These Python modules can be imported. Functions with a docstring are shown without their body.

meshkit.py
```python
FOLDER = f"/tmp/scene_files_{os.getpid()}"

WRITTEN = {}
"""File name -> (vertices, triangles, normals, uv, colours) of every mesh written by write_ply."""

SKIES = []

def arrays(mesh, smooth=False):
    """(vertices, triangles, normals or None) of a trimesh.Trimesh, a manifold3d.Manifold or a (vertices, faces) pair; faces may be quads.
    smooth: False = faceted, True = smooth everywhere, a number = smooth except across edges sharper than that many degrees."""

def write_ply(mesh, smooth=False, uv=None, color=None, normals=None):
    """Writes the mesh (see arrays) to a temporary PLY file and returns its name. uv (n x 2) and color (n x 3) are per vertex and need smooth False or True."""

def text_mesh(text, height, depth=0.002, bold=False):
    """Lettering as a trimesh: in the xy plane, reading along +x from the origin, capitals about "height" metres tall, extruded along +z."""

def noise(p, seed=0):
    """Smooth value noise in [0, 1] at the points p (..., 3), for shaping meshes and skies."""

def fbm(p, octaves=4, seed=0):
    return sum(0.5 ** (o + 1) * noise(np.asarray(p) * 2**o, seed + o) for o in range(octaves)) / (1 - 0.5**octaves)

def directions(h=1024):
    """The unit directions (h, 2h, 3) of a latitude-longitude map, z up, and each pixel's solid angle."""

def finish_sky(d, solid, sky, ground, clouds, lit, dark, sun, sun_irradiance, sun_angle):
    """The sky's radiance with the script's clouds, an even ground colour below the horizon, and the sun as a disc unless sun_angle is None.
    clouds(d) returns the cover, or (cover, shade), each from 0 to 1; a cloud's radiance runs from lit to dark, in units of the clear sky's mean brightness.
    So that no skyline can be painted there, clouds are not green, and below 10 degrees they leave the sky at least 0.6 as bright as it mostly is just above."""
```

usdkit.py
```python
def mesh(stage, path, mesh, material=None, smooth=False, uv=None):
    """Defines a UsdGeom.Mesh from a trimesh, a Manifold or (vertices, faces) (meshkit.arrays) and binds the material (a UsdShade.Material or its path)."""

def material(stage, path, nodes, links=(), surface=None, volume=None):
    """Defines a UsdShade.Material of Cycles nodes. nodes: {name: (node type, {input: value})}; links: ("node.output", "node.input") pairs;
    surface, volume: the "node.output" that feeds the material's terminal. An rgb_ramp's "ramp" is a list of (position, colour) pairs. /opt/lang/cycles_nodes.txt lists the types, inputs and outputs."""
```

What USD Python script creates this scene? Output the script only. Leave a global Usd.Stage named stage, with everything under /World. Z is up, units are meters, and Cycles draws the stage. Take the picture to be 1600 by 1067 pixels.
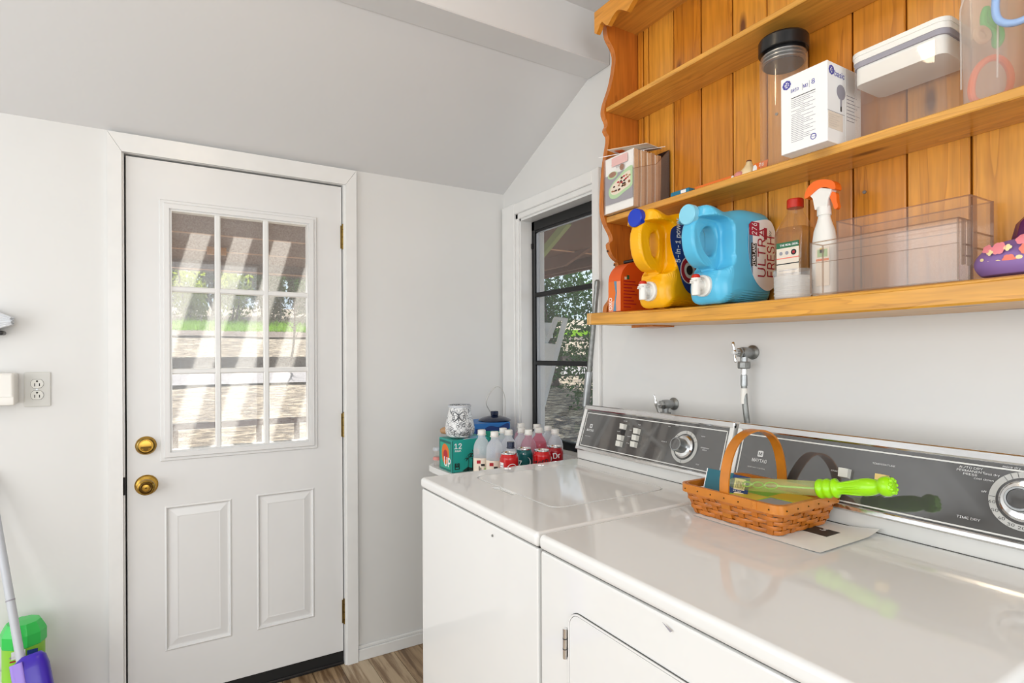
import math, random
import numpy as np, trimesh, manifold3d as m3, usdkit, meshkit
from shapely.geometry import Polygon, Point, box as sbox
from shapely import affinity
from shapely.ops import unary_union
from pxr import Usd, UsdGeom, UsdLux, UsdShade, Gf, Sdf

random.seed(7); RNG = np.random.default_rng(7)
stage = Usd.Stage.CreateInMemory()
UsdGeom.SetStageUpAxis(stage, 'Z'); UsdGeom.SetStageMetersPerUnit(stage, 1.0)
WORLD = UsdGeom.Xform.Define(stage, '/World'); stage.SetDefaultPrim(WORLD.GetPrim())

# ------------------------------------------------------------------ camera, light, exposure
YAW, ROLL, FOC, EYE = math.radians(31.0862), math.radians(-0.2536), 888.65, 1.345
cam = UsdGeom.Camera.Define(stage, '/World/camera')
_f = np.array([math.sin(YAW), math.cos(YAW), 0]); _r = np.array([math.cos(YAW), -math.sin(YAW), 0]); _u = np.array([0, 0, 1.0])
_r2 = math.cos(ROLL) * _r + math.sin(ROLL) * _u; _u2 = -math.sin(ROLL) * _r + math.cos(ROLL) * _u
cam.AddTransformOp().Set(Gf.Matrix4d(*_r2, 0, *_u2, 0, *(-_f), 0, 0, 0, EYE, 1))
cam.CreateHorizontalApertureAttr(36.0); cam.CreateVerticalApertureAttr(36.0 * 1067 / 1600)
cam.CreateFocalLengthAttr(36.0 * FOC / 1600)
cam.CreateVerticalApertureOffsetAttr(20.2 * 36.0 / 1600)
cam.CreateClippingRangeAttr(Gf.Vec2f(0.05, 500))
cam.CreateExposureAttr(0.25)

SUN = np.array([0.278, 1.2, 1.0]); SUN /= np.linalg.norm(SUN)          # towards the sun
dome = UsdLux.DomeLight.Define(stage, '/World/sky'); dome.CreateColorAttr(Gf.Vec3f(0.72, 0.86, 1.0)); dome.CreateIntensityAttr(0.36)
sun = UsdLux.DistantLight.Define(stage, '/World/sun'); sun.CreateNormalizeAttr(True); sun.CreateIntensityAttr(2.9); sun.CreateAngleAttr(0.53); sun.CreateColorAttr(Gf.Vec3f(1, 0.95, 0.86))
def aim(light, pos, d):
    d = np.array(d, float) / np.linalg.norm(d); z = -d
    a = np.array([0, 0, 1.0]) if abs(z[2]) < .9 else np.array([0, 1.0, 0])
    x = np.cross(a, z); x /= np.linalg.norm(x); y = np.cross(z, x)
    UsdGeom.Xformable(light).AddTransformOp().Set(Gf.Matrix4d(*x, 0, *y, 0, *z, 0, *pos, 1))
aim(sun, (0, 0, 0), -SUN)
def rect(name, pos, d, w, h, inten, col):
    l = UsdLux.RectLight.Define(stage, '/World/' + name); l.CreateWidthAttr(w); l.CreateHeightAttr(h)
    l.CreateIntensityAttr(inten); l.CreateColorAttr(Gf.Vec3f(*col)); aim(l, pos, d)
rect('rear_fill', (-0.4, -2.35, 1.45), (0, 1, 0), 2.6, 1.9, 3.0, (0.93, 0.97, 1.0))  # added soft fill in front of the solid rear wall, no window there
rect('side_fill', (-2.15, 0.55, 1.35), (1, 0, 0), 3.3, 1.8, 2.5, (0.94, 0.97, 1.0))  # added soft fill from the left, that wall has no opening

# ------------------------------------------------------------------ helpers: naming, custom data
_used = {}
def numbered(parent, name):
    k = (parent, name); n = _used.get(k, 0); _used[k] = n + 1
    return name if n == 0 else f'{name}_{n:03d}'
class T:                                                              # a thing: an Xform at its base; its parts are given in world space
    def __init__(s, path, loc): s.path, s.loc = path, np.array(loc, float)
def _tag(prim, label=None, cat=None, group=None, kind=None):
    for k, v in (('label', label), ('category', cat), ('group', group), ('kind', kind)):
        if v: prim.SetCustomDataByKey(k, v)
def thing(name, label, cat, loc=(0, 0, 0), group=None, kind=None):
    p = '/World/' + numbered('/World', name)
    x = UsdGeom.Xform.Define(stage, p); x.AddTranslateOp().Set(Gf.Vec3d(*map(float, loc)))
    _tag(x.GetPrim(), label, cat, group, kind); return T(p, loc)
def tris(m):
    v, f, _ = meshkit.arrays(m); return v, f
def cat(*ms):
    ms = [x for x in ms if x is not None]
    vs, fs, n = [], [], 0
    for m in ms:
        v, f = tris(m); vs.append(v); fs.append(f + n); n += len(v)
    return trimesh.Trimesh(np.vstack(vs), np.vstack(fs), process=False)
def part(parent, name, m, mat, smooth=35, label=None, kind=None):
    v, f = tris(m)
    p = parent.path + '/' + numbered(parent.path, name)
    usdkit.mesh(stage, p, trimesh.Trimesh(v - parent.loc, f, process=False), MATS[mat], smooth)
    _tag(stage.GetPrimAtPath(p), label, None, None, kind)
    return T(p, parent.loc)
def single(name, label, catg, m, mat, group=None, kind=None, smooth=35):
    v, f = tris(m); lo, hi = v.min(0), v.max(0); c = np.array([(lo[0] + hi[0]) / 2, (lo[1] + hi[1]) / 2, lo[2]])
    p = '/World/' + numbered('/World', name)
    me = usdkit.mesh(stage, p, trimesh.Trimesh(v - c, f, process=False), MATS[mat], smooth); me.AddTranslateOp().Set(Gf.Vec3d(*map(float, c)))
    _tag(me.GetPrim(), label, catg, group, kind); return T(p, c)

# ------------------------------------------------------------------ helpers: shapes (all world space)
def hull(pts): return trimesh.convex.convex_hull(np.asarray(pts, float))
def bx(x0, x1, y0, y1, z0, z1, c=0.0):
    if x0 > x1: x0, x1 = x1, x0
    if y0 > y1: y0, y1 = y1, y0
    if z0 > z1: z0, z1 = z1, z0
    if c <= 0:
        m = trimesh.creation.box([x1 - x0, y1 - y0, z1 - z0]); m.apply_translation([(x0 + x1) / 2, (y0 + y1) / 2, (z0 + z1) / 2]); return m
    c = min(c, .49 * min(x1 - x0, y1 - y0, z1 - z0)); P = []
    for x, sx in ((x0, 1), (x1, -1)):
        for y, sy in ((y0, 1), (y1, -1)):
            for z, sz in ((z0, 1), (z1, -1)):
                P += [(x, y + sy * c, z + sz * c), (x + sx * c, y, z + sz * c), (x + sx * c, y + sy * c, z)]
    return hull(P)
def rbx(x0, x1, y0, y1, z0, z1, r, n=4):                              # rounded box
    P = []
    ang = np.linspace(0, math.pi / 2, n)
    for x, sx in ((x0 + r, -1), (x1 - r, 1)):
        for y, sy in ((y0 + r, -1), (y1 - r, 1)):
            for z, sz in ((z0 + r, -1), (z1 - r, 1)):
                for a in ang:
                    for b in ang:
                        P.append((x + sx * r * math.cos(a) * math.cos(b), y + sy * r * math.sin(a) * math.cos(b), z + sz * r * math.sin(b)))
    return hull(P)
def frame3(a):
    a = np.array(a, float); a /= np.linalg.norm(a)
    h = np.array([0, 0, 1.0]) if abs(a[2]) < .9 else np.array([1.0, 0, 0])
    x = np.cross(h, a); x /= np.linalg.norm(x); return x, np.cross(a, x), a
def lathe(prof, o=(0, 0, 0), axis=(0, 0, 1), n=32, sq=None):           # prof: (radius, height) pairs; sq: superellipse power for rounded-square bodies
    prof = np.array(prof, float); x, y, a = frame3(axis) if tuple(axis) != (0, 0, 1) else (np.array([1., 0, 0]), np.array([0, 1., 0]), np.array([0, 0, 1.]))
    th = np.linspace(0, 2 * math.pi, n, endpoint=False); c, s = np.cos(th), np.sin(th)
    if sq: k = (np.abs(c) ** sq + np.abs(s) ** sq) ** (-1 / sq); c, s = c * k, s * k
    V = np.array(o) + prof[:, 0, None, None] * (c[None, :, None] * x + s[None, :, None] * y) + prof[:, 1, None, None] * a
    i, j = np.meshgrid(np.arange(len(prof) - 1), np.arange(n), indexing='ij')
    q = np.stack([i * n + j, i * n + (j + 1) % n, (i + 1) * n + (j + 1) % n, (i + 1) * n + j], -1).reshape(-1, 4)
    F = np.vstack([q[:, [0, 1, 2]], q[:, [0, 2, 3]]]); V = V.reshape(-1, 3)
    m = trimesh.Trimesh(V, F, process=True); m.update_faces(m.nondegenerate_faces()); return m
def cyl(o, axis, r, h, n=24, c=0.0):
    c = min(c, r * .5, h * .4) if c else 0
    P = [(0, 0), (r, 0), (r, h), (0, h)] if not c else [(0, 0), (r - c, 0), (r, c), (r, h - c), (r - c, h), (0, h)]
    return lathe(P, o, axis, n)
def tube(path, r, n=10, closed=False, caps=True):
    p = np.array(path, float); k = len(p); rr = np.broadcast_to(np.array(r, float), (k,))
    t = (np.roll(p, -1, 0) - np.roll(p, 1, 0)) if closed else np.gradient(p, axis=0)
    t /= np.linalg.norm(t, axis=1, keepdims=True) + 1e-12
    x = frame3(t[0])[0]; X = []
    for q in t:
        x = x - q * (x @ q); x /= np.linalg.norm(x) + 1e-12; X.append(x)
    X = np.array(X); Y = np.cross(t, X); th = np.linspace(0, 2 * math.pi, n, endpoint=False)
    V = (p[:, None] + rr[:, None, None] * (np.cos(th)[None, :, None] * X[:, None] + np.sin(th)[None, :, None] * Y[:, None])).reshape(-1, 3)
    kk = k if closed else k - 1
    i, j = np.meshgrid(np.arange(kk), np.arange(n), indexing='ij'); i2 = (i + 1) % k
    q = np.stack([i * n + j, i * n + (j + 1) % n, i2 * n + (j + 1) % n, i2 * n + j], -1).reshape(-1, 4)
    F = [q[:, [0, 1, 2]], q[:, [0, 2, 3]]]
    if caps and not closed:
        a, b = len(V), len(V) + 1; V = np.vstack([V, p[0], p[-1]])
        F.append(np.array([[a, (j0 + 1) % n, j0] for j0 in range(n)])); F.append(np.array([[b, (k - 1) * n + j0, (k - 1) * n + (j0 + 1) % n] for j0 in range(n)]))
    return trimesh.Trimesh(V, np.vstack(F), process=False)
def basis(m, o, X, Y, Z):                                              # local mesh -> world with the given axes
    v, f = tris(m); M = np.array([X, Y, Z], float); v = np.array(o, float) + v @ M
    if np.linalg.det(M) < 0: f = f[:, ::-1]
    return trimesh.Trimesh(v, f, process=False)
def prism(poly, o, X, Y, d, Z=None):                                   # a shapely polygon in axes X, Y, thick d along X x Y
    Z = np.cross(X, Y) if Z is None else np.array(Z, float)
    ps = [g for g in getattr(poly, 'geoms', [poly]) if g.area > 1e-9]
    return basis(cat(*[trimesh.creation.extrude_polygon(g, d, engine='earcut') for g in ps]), o, X, Y, Z)
def spline(pts, n=40, closed=False):
    from scipy.interpolate import CubicSpline
    p = np.array(pts, float)
    if closed: p = np.vstack([p, p[0]])
    s = np.r_[0, np.cumsum(np.linalg.norm(np.diff(p, axis=0), axis=1))]
    return CubicSpline(s, p, bc_type='periodic' if closed else 'natural')(np.linspace(0, s[-1], n + 1 if closed else n))[: n if closed else None]
def rrect(w, h, r, cx=0, cy=0): return sbox(cx - w / 2 + r, cy - h / 2 + r, cx + w / 2 - r, cy + h / 2 - r).buffer(r, 8)
def words(s, h, o, X, Y, align='c', d=0.0004, bold=False, sx=1.0):
    m = meshkit.text_mesh(s, h, d, bold); v, f = np.array(m.vertices), np.array(m.faces)
    lo, hi = v[:, 0].min(), v[:, 0].max(); v[:, 0] -= {'c': (lo + hi) / 2, 'l': lo, 'r': hi}[align]; v[:, 0] *= sx
    return basis((v, f), o, X, Y, np.cross(X, Y))
def soft(m, edge=0.006, it=30):                                        # refine a manifold and smooth it without shrinking
    from scipy.sparse import coo_matrix
    r = m.refine_to_length(edge).to_mesh(); t = trimesh.Trimesh(r.vert_properties[:, :3], r.tri_verts, process=True)
    e = t.edges_unique; n = len(t.vertices); e = np.vstack([e, e[:, ::-1]])
    Wm = coo_matrix((np.ones(len(e)), (e[:, 0], e[:, 1])), (n, n)).tocsr(); d = np.maximum(np.asarray(Wm.sum(1)).ravel(), 1)[:, None]
    v = np.array(t.vertices); lo, hi = v.min(0), v.max(0)
    for k in range(it):
        v = v + .5 * (Wm @ v / d - v); v = v - .505 * (Wm @ v / d - v)
    return trimesh.Trimesh(np.clip(v, lo, hi), t.faces, process=False)
def mani(m):
    v, f = tris(m); t = trimesh.Trimesh(v, f, process=True)
    return m3.Manifold(m3.Mesh(np.asarray(t.vertices, np.float32), np.asarray(t.faces, np.uint32)))
def unmani(M):
    r = M.to_mesh(); return trimesh.Trimesh(r.vert_properties[:, :3], r.tri_verts, process=False)

# ------------------------------------------------------------------ materials
MATS = {}
def lin(c):
    if isinstance(c, str): c = [int(c[i:i + 2], 16) / 255 for i in (0, 2, 4)]
    return tuple(x / 12.92 if x <= .04045 else ((x + .055) / 1.055) ** 2.4 for x in c)
def mat(name, col, rough=.5, vary=0.0, vscale=8, bump=0.0, bscale=60, **kw):
    nodes = {'p': ('principled_bsdf', {'base_color': lin(col), 'roughness': rough, **kw})}; links = []
    if vary or bump: nodes['t'] = ('texture_coordinate', {})
    if vary:
        c = np.array(lin(col))
        nodes['n'] = ('noise_texture', {'scale': vscale, 'detail': 4.0}); nodes['r'] = ('rgb_ramp', {'ramp': [(.3, tuple(c * (1 - vary))), (.7, tuple(np.minimum(1, c * (1 + vary))))]})
        links += [('t.object', 'n.vector'), ('n.fac', 'r.fac'), ('r.color', 'p.base_color')]
    if bump:
        nodes['bn'] = ('noise_texture', {'scale': bscale, 'detail': 3.0}); nodes['b'] = ('bump', {'strength': bump, 'distance': .002})
        links += [('t.object', 'bn.vector'), ('bn.fac', 'b.height'), ('b.normal', 'p.normal')]
    MATS[name] = usdkit.material(stage, '/World/Looks/' + name, nodes, links, surface='p.BSDF')
def clear(name, tint=(1, 1, 1), rough=.03, film=0.0, filmcol=(.9, .9, .9), ior=1.45, dirt=0.0):
    """Thin clear plastic or glass: see-through mixed with a gloss by fresnel, and a share of milky plastic."""
    nodes = {'t': ('transparent_bsdf', {'color': tint}), 'g': ('glossy_bsdf', {'roughness': rough, 'color': (1, 1, 1)}), 'lw': ('layer_weight', {'blend': .5}), 'pw': ('math', {'math_type': 'power', 'value2': 4.0}), 'f': ('math', {'math_type': 'multiply_add', 'value2': .75, 'value3': .03}), 'm': ('mix_closure', {})}
    links = [('lw.facing', 'pw.value1'), ('pw.value', 'f.value1'), ('f.value', 'm.fac'), ('t.BSDF', 'm.closure1'), ('g.BSDF', 'm.closure2')]; out = 'm.closure'
    if film:
        nodes |= {'d': ('diffuse_bsdf', {'color': filmcol}), 'l': ('translucent_bsdf', {'color': filmcol}), 'dl': ('mix_closure', {'fac': .5}), 'm2': ('mix_closure', {'fac': film})}
        links += [('d.BSDF', 'dl.closure1'), ('l.BSDF', 'dl.closure2'), ('m.closure', 'm2.closure1'), ('dl.closure', 'm2.closure2')]; out = 'm2.closure'
        if dirt:
            nodes |= {'tc': ('texture_coordinate', {}), 'n': ('noise_texture', {'scale': 170.0, 'detail': 5.0, 'roughness': .75}), 'mr': ('map_range', {'from_min': .3, 'from_max': .75, 'to_min': film * (1 - dirt), 'to_max': film * (1 + dirt)})}
            links += [('tc.object', 'n.vector'), ('n.fac', 'mr.value'), ('mr.result', 'm2.fac')]
    MATS[name] = usdkit.material(stage, '/World/Looks/' + name, nodes, links, surface=out)
def pine(name, along, seed, base='D9983F', dark='B0691F', knots=True, streak=1.0, flat=None):
    """Varnished pine: grain stretched along one axis, growth rings, knots."""
    st = {'x': (1.1, 16, 16), 'y': (16, 1.1, 16), 'z': (16, 16, 1.1)}[along]
    fl_ = flat or {'z': 'x', 'y': 'z', 'x': 'z'}[along]; kx_, ky_ = [q for q in 'xyz' if q != fl_]; ks = tuple(1.7 if q == along else 5.5 for q in (kx_, ky_)) + (1,)
    b, d = np.array(lin(base)), np.array(lin(dark)); o = (seed * 3.17, seed * 1.31, seed * 2.23)
    nodes = {'g': ('geometry', {}), 'm': ('mapping', {'scale': st, 'location': o}), 'n': ('noise_texture', {'scale': 1.0, 'detail': 3.0, 'distortion': .6}),
             'k': ('math', {'math_type': 'multiply', 'value2': 5.0}), 'fr': ('math', {'math_type': 'fraction'}), 'r': ('rgb_ramp', {'ramp': [(0, tuple(b)), (.55, tuple(b * .95)), (.86, tuple(b * .55 + d * .45)), (.97, tuple(d * (.9 if streak else 1))), (1, tuple(b))]}),
             'm2': ('mapping', {'scale': tuple(6 * s for s in st), 'location': o}), 'n2': ('noise_texture', {'scale': 1.0, 'detail': 2.0}), 'r2': ('rgb_ramp', {'ramp': [(.3, (.82, .8, .76)), (.65, (1.04, 1.04, 1.04))]}),
             'x': ('mix_color', {'blend_type': 'multiply', 'fac': 1.0}), 'bl': ('mix_color', {'fac': .45 * streak, 'a': tuple(b)}),
             'sp': ('separate_xyz', {}), 'cb': ('combine_xyz', {}), 'mk': ('mapping', {'scale': ks, 'location': tuple(1.7 * s for s in o)}), 'v': ('voronoi_texture', {'scale': 1.0, 'dimensions': '2D'}), 'rk': ('map_range', {'from_min': .03, 'from_max': .085, 'to_min': .9, 'to_max': 0.0, 'clamp': True}),
             'mixk': ('mix_color', {'b': tuple(np.array(lin('5A2A10')))}), 'p': ('principled_bsdf', {'roughness': .32, 'specular_ior_level': .5, 'coat_weight': .25, 'coat_roughness': .18}),
             'bp': ('bump', {'strength': .12, 'distance': .001})}
    links = [('g.position', 'm.vector'), ('m.vector', 'n.vector'), ('n.fac', 'k.value1'), ('k.value', 'fr.value1'), ('fr.value', 'r.fac'), ('r.color', 'bl.b'), ('g.position', 'm2.vector'), ('m2.vector', 'n2.vector'), ('n2.fac', 'r2.fac'),
             ('bl.result', 'x.a'), ('r2.color', 'x.b'), ('n2.fac', 'bp.height'), ('bp.normal', 'p.normal')]
    if knots: links += [('g.position', 'sp.vector'), (f'sp.{kx_}', 'cb.x'), (f'sp.{ky_}', 'cb.y'), ('cb.vector', 'mk.vector'), ('mk.vector', 'v.vector'), ('v.distance', 'rk.value'), ('rk.result', 'mixk.fac'), ('x.result', 'mixk.a'), ('mixk.result', 'p.base_color')]
    else: links += [('x.result', 'p.base_color')]
    MATS[name] = usdkit.material(stage, '/World/Looks/' + name, nodes, links, surface='p.BSDF')

mat('wall_paint', 'DCDCDA', .42, vary=.012, vscale=3, bump=.10, bscale=90)
mat('ceiling_paint', 'DADADA', .30, bump=.16, bscale=70)
mat('trim_paint', 'E4E4E2', .30, vary=.02, vscale=14)
mat('door_paint', 'DFDFDE', .33, vary=.012, vscale=6, bump=.04)
mat('outlet_plastic', 'CFCFCA', .35); mat('socket_plastic', 'DEDED8', .3)
mat('black_gap', '101010', .7); mat('black_plastic', '17181A', .3); mat('black_metal', '1A1B1C', .4, metallic=.3); mat('grey_frame', 'A9ADB3', .5)
mat('brass', 'B08A3E', .22, metallic=1.0); mat('aged_brass', '8A7442', .35, metallic=1.0, vary=.25, vscale=60); mat('dark_brass', '5A4320', .3, metallic=1.0)
mat('enamel', 'E8E8E6', .065, vary=.006, vscale=4, specular_ior_level=.5); mat('enamel_matte', 'DEDEDB', .28)
mat('chrome', 'E4E5E6', .14, metallic=1.0); mat('brushed_steel', 'A2A5A6', .34, metallic=1.0, vary=.12, vscale=40); mat('galvanised', '8F918F', .45, metallic=.8, vary=.18, vscale=70)
mat('panel_grey', '464646', .045, vary=.10, vscale=22, specular_ior_level=1.0, coat_weight=1.0, coat_roughness=.03); mat('panel_line', 'D8D8D4', .3); mat('print_white', 'DADADA', .5); mat('button_white', 'D5D4CC', .3); mat('button_amber', 'E8C878', .3); mat('ring_grey', 'B9B9B5', .3); mat('print_dark', '3A3A38', .5)
mat('shadow_seam', '4A4A48', .6)
mat('white_plastic', 'E9E7E1', .35); mat('white_paper', 'F4F4F2', .6, vary=.01); mat('cream_paper', 'E9DCCB', .6); mat('page_tan', 'D4AE88', .75, vary=.08, vscale=90); mat('page_tan_dark', 'B58C66', .75, vary=.08, vscale=90)
for n, c, r in (('yellow_plastic', 'F7B200', .32), ('blue_plastic', '58BCE2', .30), ('pale_blue_plastic', '86CFE8', .35), ('cobalt_plastic', '1238B8', .3), ('red_plastic', 'C4260F', .35), ('orange_plastic', 'F06A14', .35), ('orange_card', 'DE5A16', .5), ('salmon_card', 'EE9A72', .5), ('navy_print', '1B3C7E', .45),
                ('red_print', 'B0202C', .5), ('wine_print', 'A01E3C', .5), ('black_print', '1C1C1C', .5), ('grey_print', '9A97A0', .6), ('violet_print', '4A49A0', .5), ('green_print', '2E6A45', .5), ('green_soft', '9CB97E', .5), ('teal_card', '1B9C90', .45), ('teal_dark', '12655F', .5), ('teal_blue', '17708F', .5), ('white_print', 'EDEDED', .5),
                ('lime_plastic', '9BE00A', .22), ('purple_plastic', '3A1FA8', .25), ('lilac_plastic', '9A7FDC', .3), ('green_plastic', '35C456', .3), ('lime_label', '8CCB3A', .45), ('silver_paint', 'BFC3C9', .3), ('card_navy', '18356B', .35), ('card_teal', '17606F', .35), ('barcode_paper', 'EFDCC0', .55),
                ('purple_paint', '8A6AA8', .6), ('pink_paint', 'F08C96', .55), ('coral_paint', 'F0806C', .55), ('cream_paint', 'F5E2A8', .55), ('purple_glass', '5A1E52', .12), ('stem_brown', '6A3C2A', .5), ('ceramic_cream', 'E9D2A6', .3), ('ceramic_pink', 'D88C86', .4),
                ('can_red', 'C01418', .2), ('can_teal', '0F5A5C', .2), ('can_maroon', 'A0101C', .2), ('navy_enamel', '16223F', .15), ('sky_card', '2B78C4', .45), ('mint_card', '22A488', .45), ('cable_white', 'C9C7C2', .45), ('mosaic_white', 'D9DBDC', .25), ('mosaic_line', '4A4D52', .4), ('mug_brown', 'A8835E', .5),
                ('soil_dark', '4B3A2C', .9), ('olive_liquid', '9A7A2A', .1), ('blue_label', '5A8AA8', .5), ('mint_dish', 'B4D6A6', .5), ('food_brown', '9A6A4E', .7), ('pink_print', 'E6B9B6', .6), ('smoke_card', '4A3630', .25), ('gold_print', 'E2C23A', .5), ('palm_print', '12302C', .6), ('orange_print', 'E2701E', .5)):
    mat(n, c, r)
mat('sky_plastic', '9DBBE6', .35); mat('gap_light_tan', 'D2A888', .7); mat('wicker', 'BC6C1C', .38, vary=.2, vscale=45, coat_weight=.2); mat('wicker_rim', 'C4761C', .34, vary=.12, vscale=30, coat_weight=.25); mat('wicker_dark', '7A3E12', .5, vary=.1)  # the roof-joint tan is the colour of light between the boards
for i, (b_, d_) in enumerate((('DB9634', 'A05812'), ('D38A2A', '96500E'), ('CB8022', '8E480A'), ('DD9A38', 'A45E14'))): pine(f'pine_board_{"abcd"[i]}', 'z', i + 1.3, b_, d_)
pine('pine_shelf', 'y', 2.2, 'DFA348', 'B67626'); pine('pine_ledge', 'y', 5.1, 'DEA03A', 'B07020'); pine('pine_side', 'z', 3.7, 'C8762A', '9A5016', flat='y'); pine('pine_valance', 'y', 4.4, 'DB9434', 'B06C1C', knots=False); pine('pine_end', 'x', 7.7, 'D8A860', 'B08040', knots=False)
clear('acrylic', (.985, .975, .965), .03, .10, (.98, .97, .96), 1.45); clear('acrylic_edge', (.80, .70, .62), .05, .18, (.62, .5, .42)); clear('bin_plastic', (.97, .96, .95), .12, .40, (.92, .90, .87)); clear('cup_plastic', (.96, .96, .95), .12, .55, (.93, .92, .90))
clear('bottle_plastic', (.95, .965, .98), .05, .50, (.93, .96, 1.0)); clear('pink_drink', (.95, .55, .62), .05, .35, (.90, .42, .52)); clear('rose_drink', (.95, .70, .78), .05, .28, (.92, .68, .76)); clear('vinegar_plastic', (.93, .82, .55), .06, .09, (.72, .55, .26)); clear('vinegar_neck', (.97, .95, .92), .06, .05, (.75, .68, .6)); clear('wand_tube', (.97, 1.0, .80), .05, .30, (.92, 1.0, .55)); clear('amber_bag', (.95, .88, .45), .1, .4, (.85, .82, .35)); clear('teal_film', (.6, .9, .8), .1, .5, (.3, .75, .6))
clear('window_glass', (.97, .98, .985), .0, .015, (.9, .93, .95), 1.5); clear('dusty_glass', (.97, .975, .98), .0, .145, (.97, .95, .92), 1.5, dirt=.55)
mat('frost_white', 'D9DDE2', .4)
MATS['mosaic_jar'] = usdkit.material(stage, '/World/Looks/mosaic_jar', {'t': ('texture_coordinate', {}), 'v': ('voronoi_texture', {'scale': 75.0, 'feature': 'distance_to_edge'}), 'r': ('rgb_ramp', {'ramp': [(0, lin('5A5D62')), (.03, lin('7A7D80')), (.06, lin('DADCDD')), (1, lin('E2E2E0'))]}), 'n': ('noise_texture', {'scale': 26.0}), 'r2': ('map_range', {'from_min': .38, 'from_max': .5, 'clamp': True}), 'm': ('mix_color', {'a': lin('DDDEDE')}), 'p': ('principled_bsdf', {'roughness': .25})},
    [('t.object', 'v.vector'), ('v.distance', 'r.fac'), ('t.object', 'n.vector'), ('n.fac', 'r2.value'), ('r2.result', 'm.fac'), ('r.color', 'm.b'), ('m.result', 'p.base_color')], surface='p.BSDF')
# floor: wood-look vinyl planks in three tones
for i, (b_, d_) in enumerate((('B39C7E', '7E6448'), ('A48A6A', '6E543A'), ('BCA88C', '8A7052'))):
    b, d = np.array(lin(b_)), np.array(lin(d_))
    MATS[f'plank_{"abc"[i]}'] = usdkit.material(stage, f'/World/Looks/plank_{"abc"[i]}', {
        'g': ('geometry', {}), 'm': ('mapping', {'scale': (26, 1.6, 1), 'location': (i * 3.1, i * 5.3, 0)}), 'n': ('noise_texture', {'scale': 1.0, 'detail': 6.0, 'roughness': .65, 'distortion': .4}),
        'r': ('rgb_ramp', {'ramp': [(.28, tuple(d * .8)), (.42, tuple(d)), (.55, tuple(b)), (.75, tuple(np.minimum(1, b * 1.15)))]}), 'p': ('principled_bsdf', {'roughness': .4})},
        [('g.position', 'm.vector'), ('m.vector', 'n.vector'), ('n.fac', 'r.fac'), ('r.color', 'p.base_color')], surface='p.BSDF')
def leafmat(name, c1, c2):
    MATS[name] = usdkit.material(stage, '/World/Looks/' + name, {'g': ('geometry', {}), 'r': ('rgb_ramp', {'ramp': [(0, lin(c1)), (1, lin(c2))]}), 'd': ('diffuse_bsdf', {}), 't': ('translucent_bsdf', {}), 'm': ('mix_closure', {'fac': .45})},
        [('g.random_per_island', 'r.fac'), ('r.color', 'd.color'), ('r.color', 't.color'), ('d.BSDF', 'm.closure1'), ('t.BSDF', 'm.closure2')], surface='m.closure')
leafmat('leaf_yellow', 'A0B020', 'FAF85A'); leafmat('leaf_green', '345C22', 'A0C050'); leafmat('leaf_dark', '24401C', '5E7A34'); leafmat('grass_green', '6F9A20', 'B8D850'); leafmat('dry_grass', '9A7A4A', 'D8C090')
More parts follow.
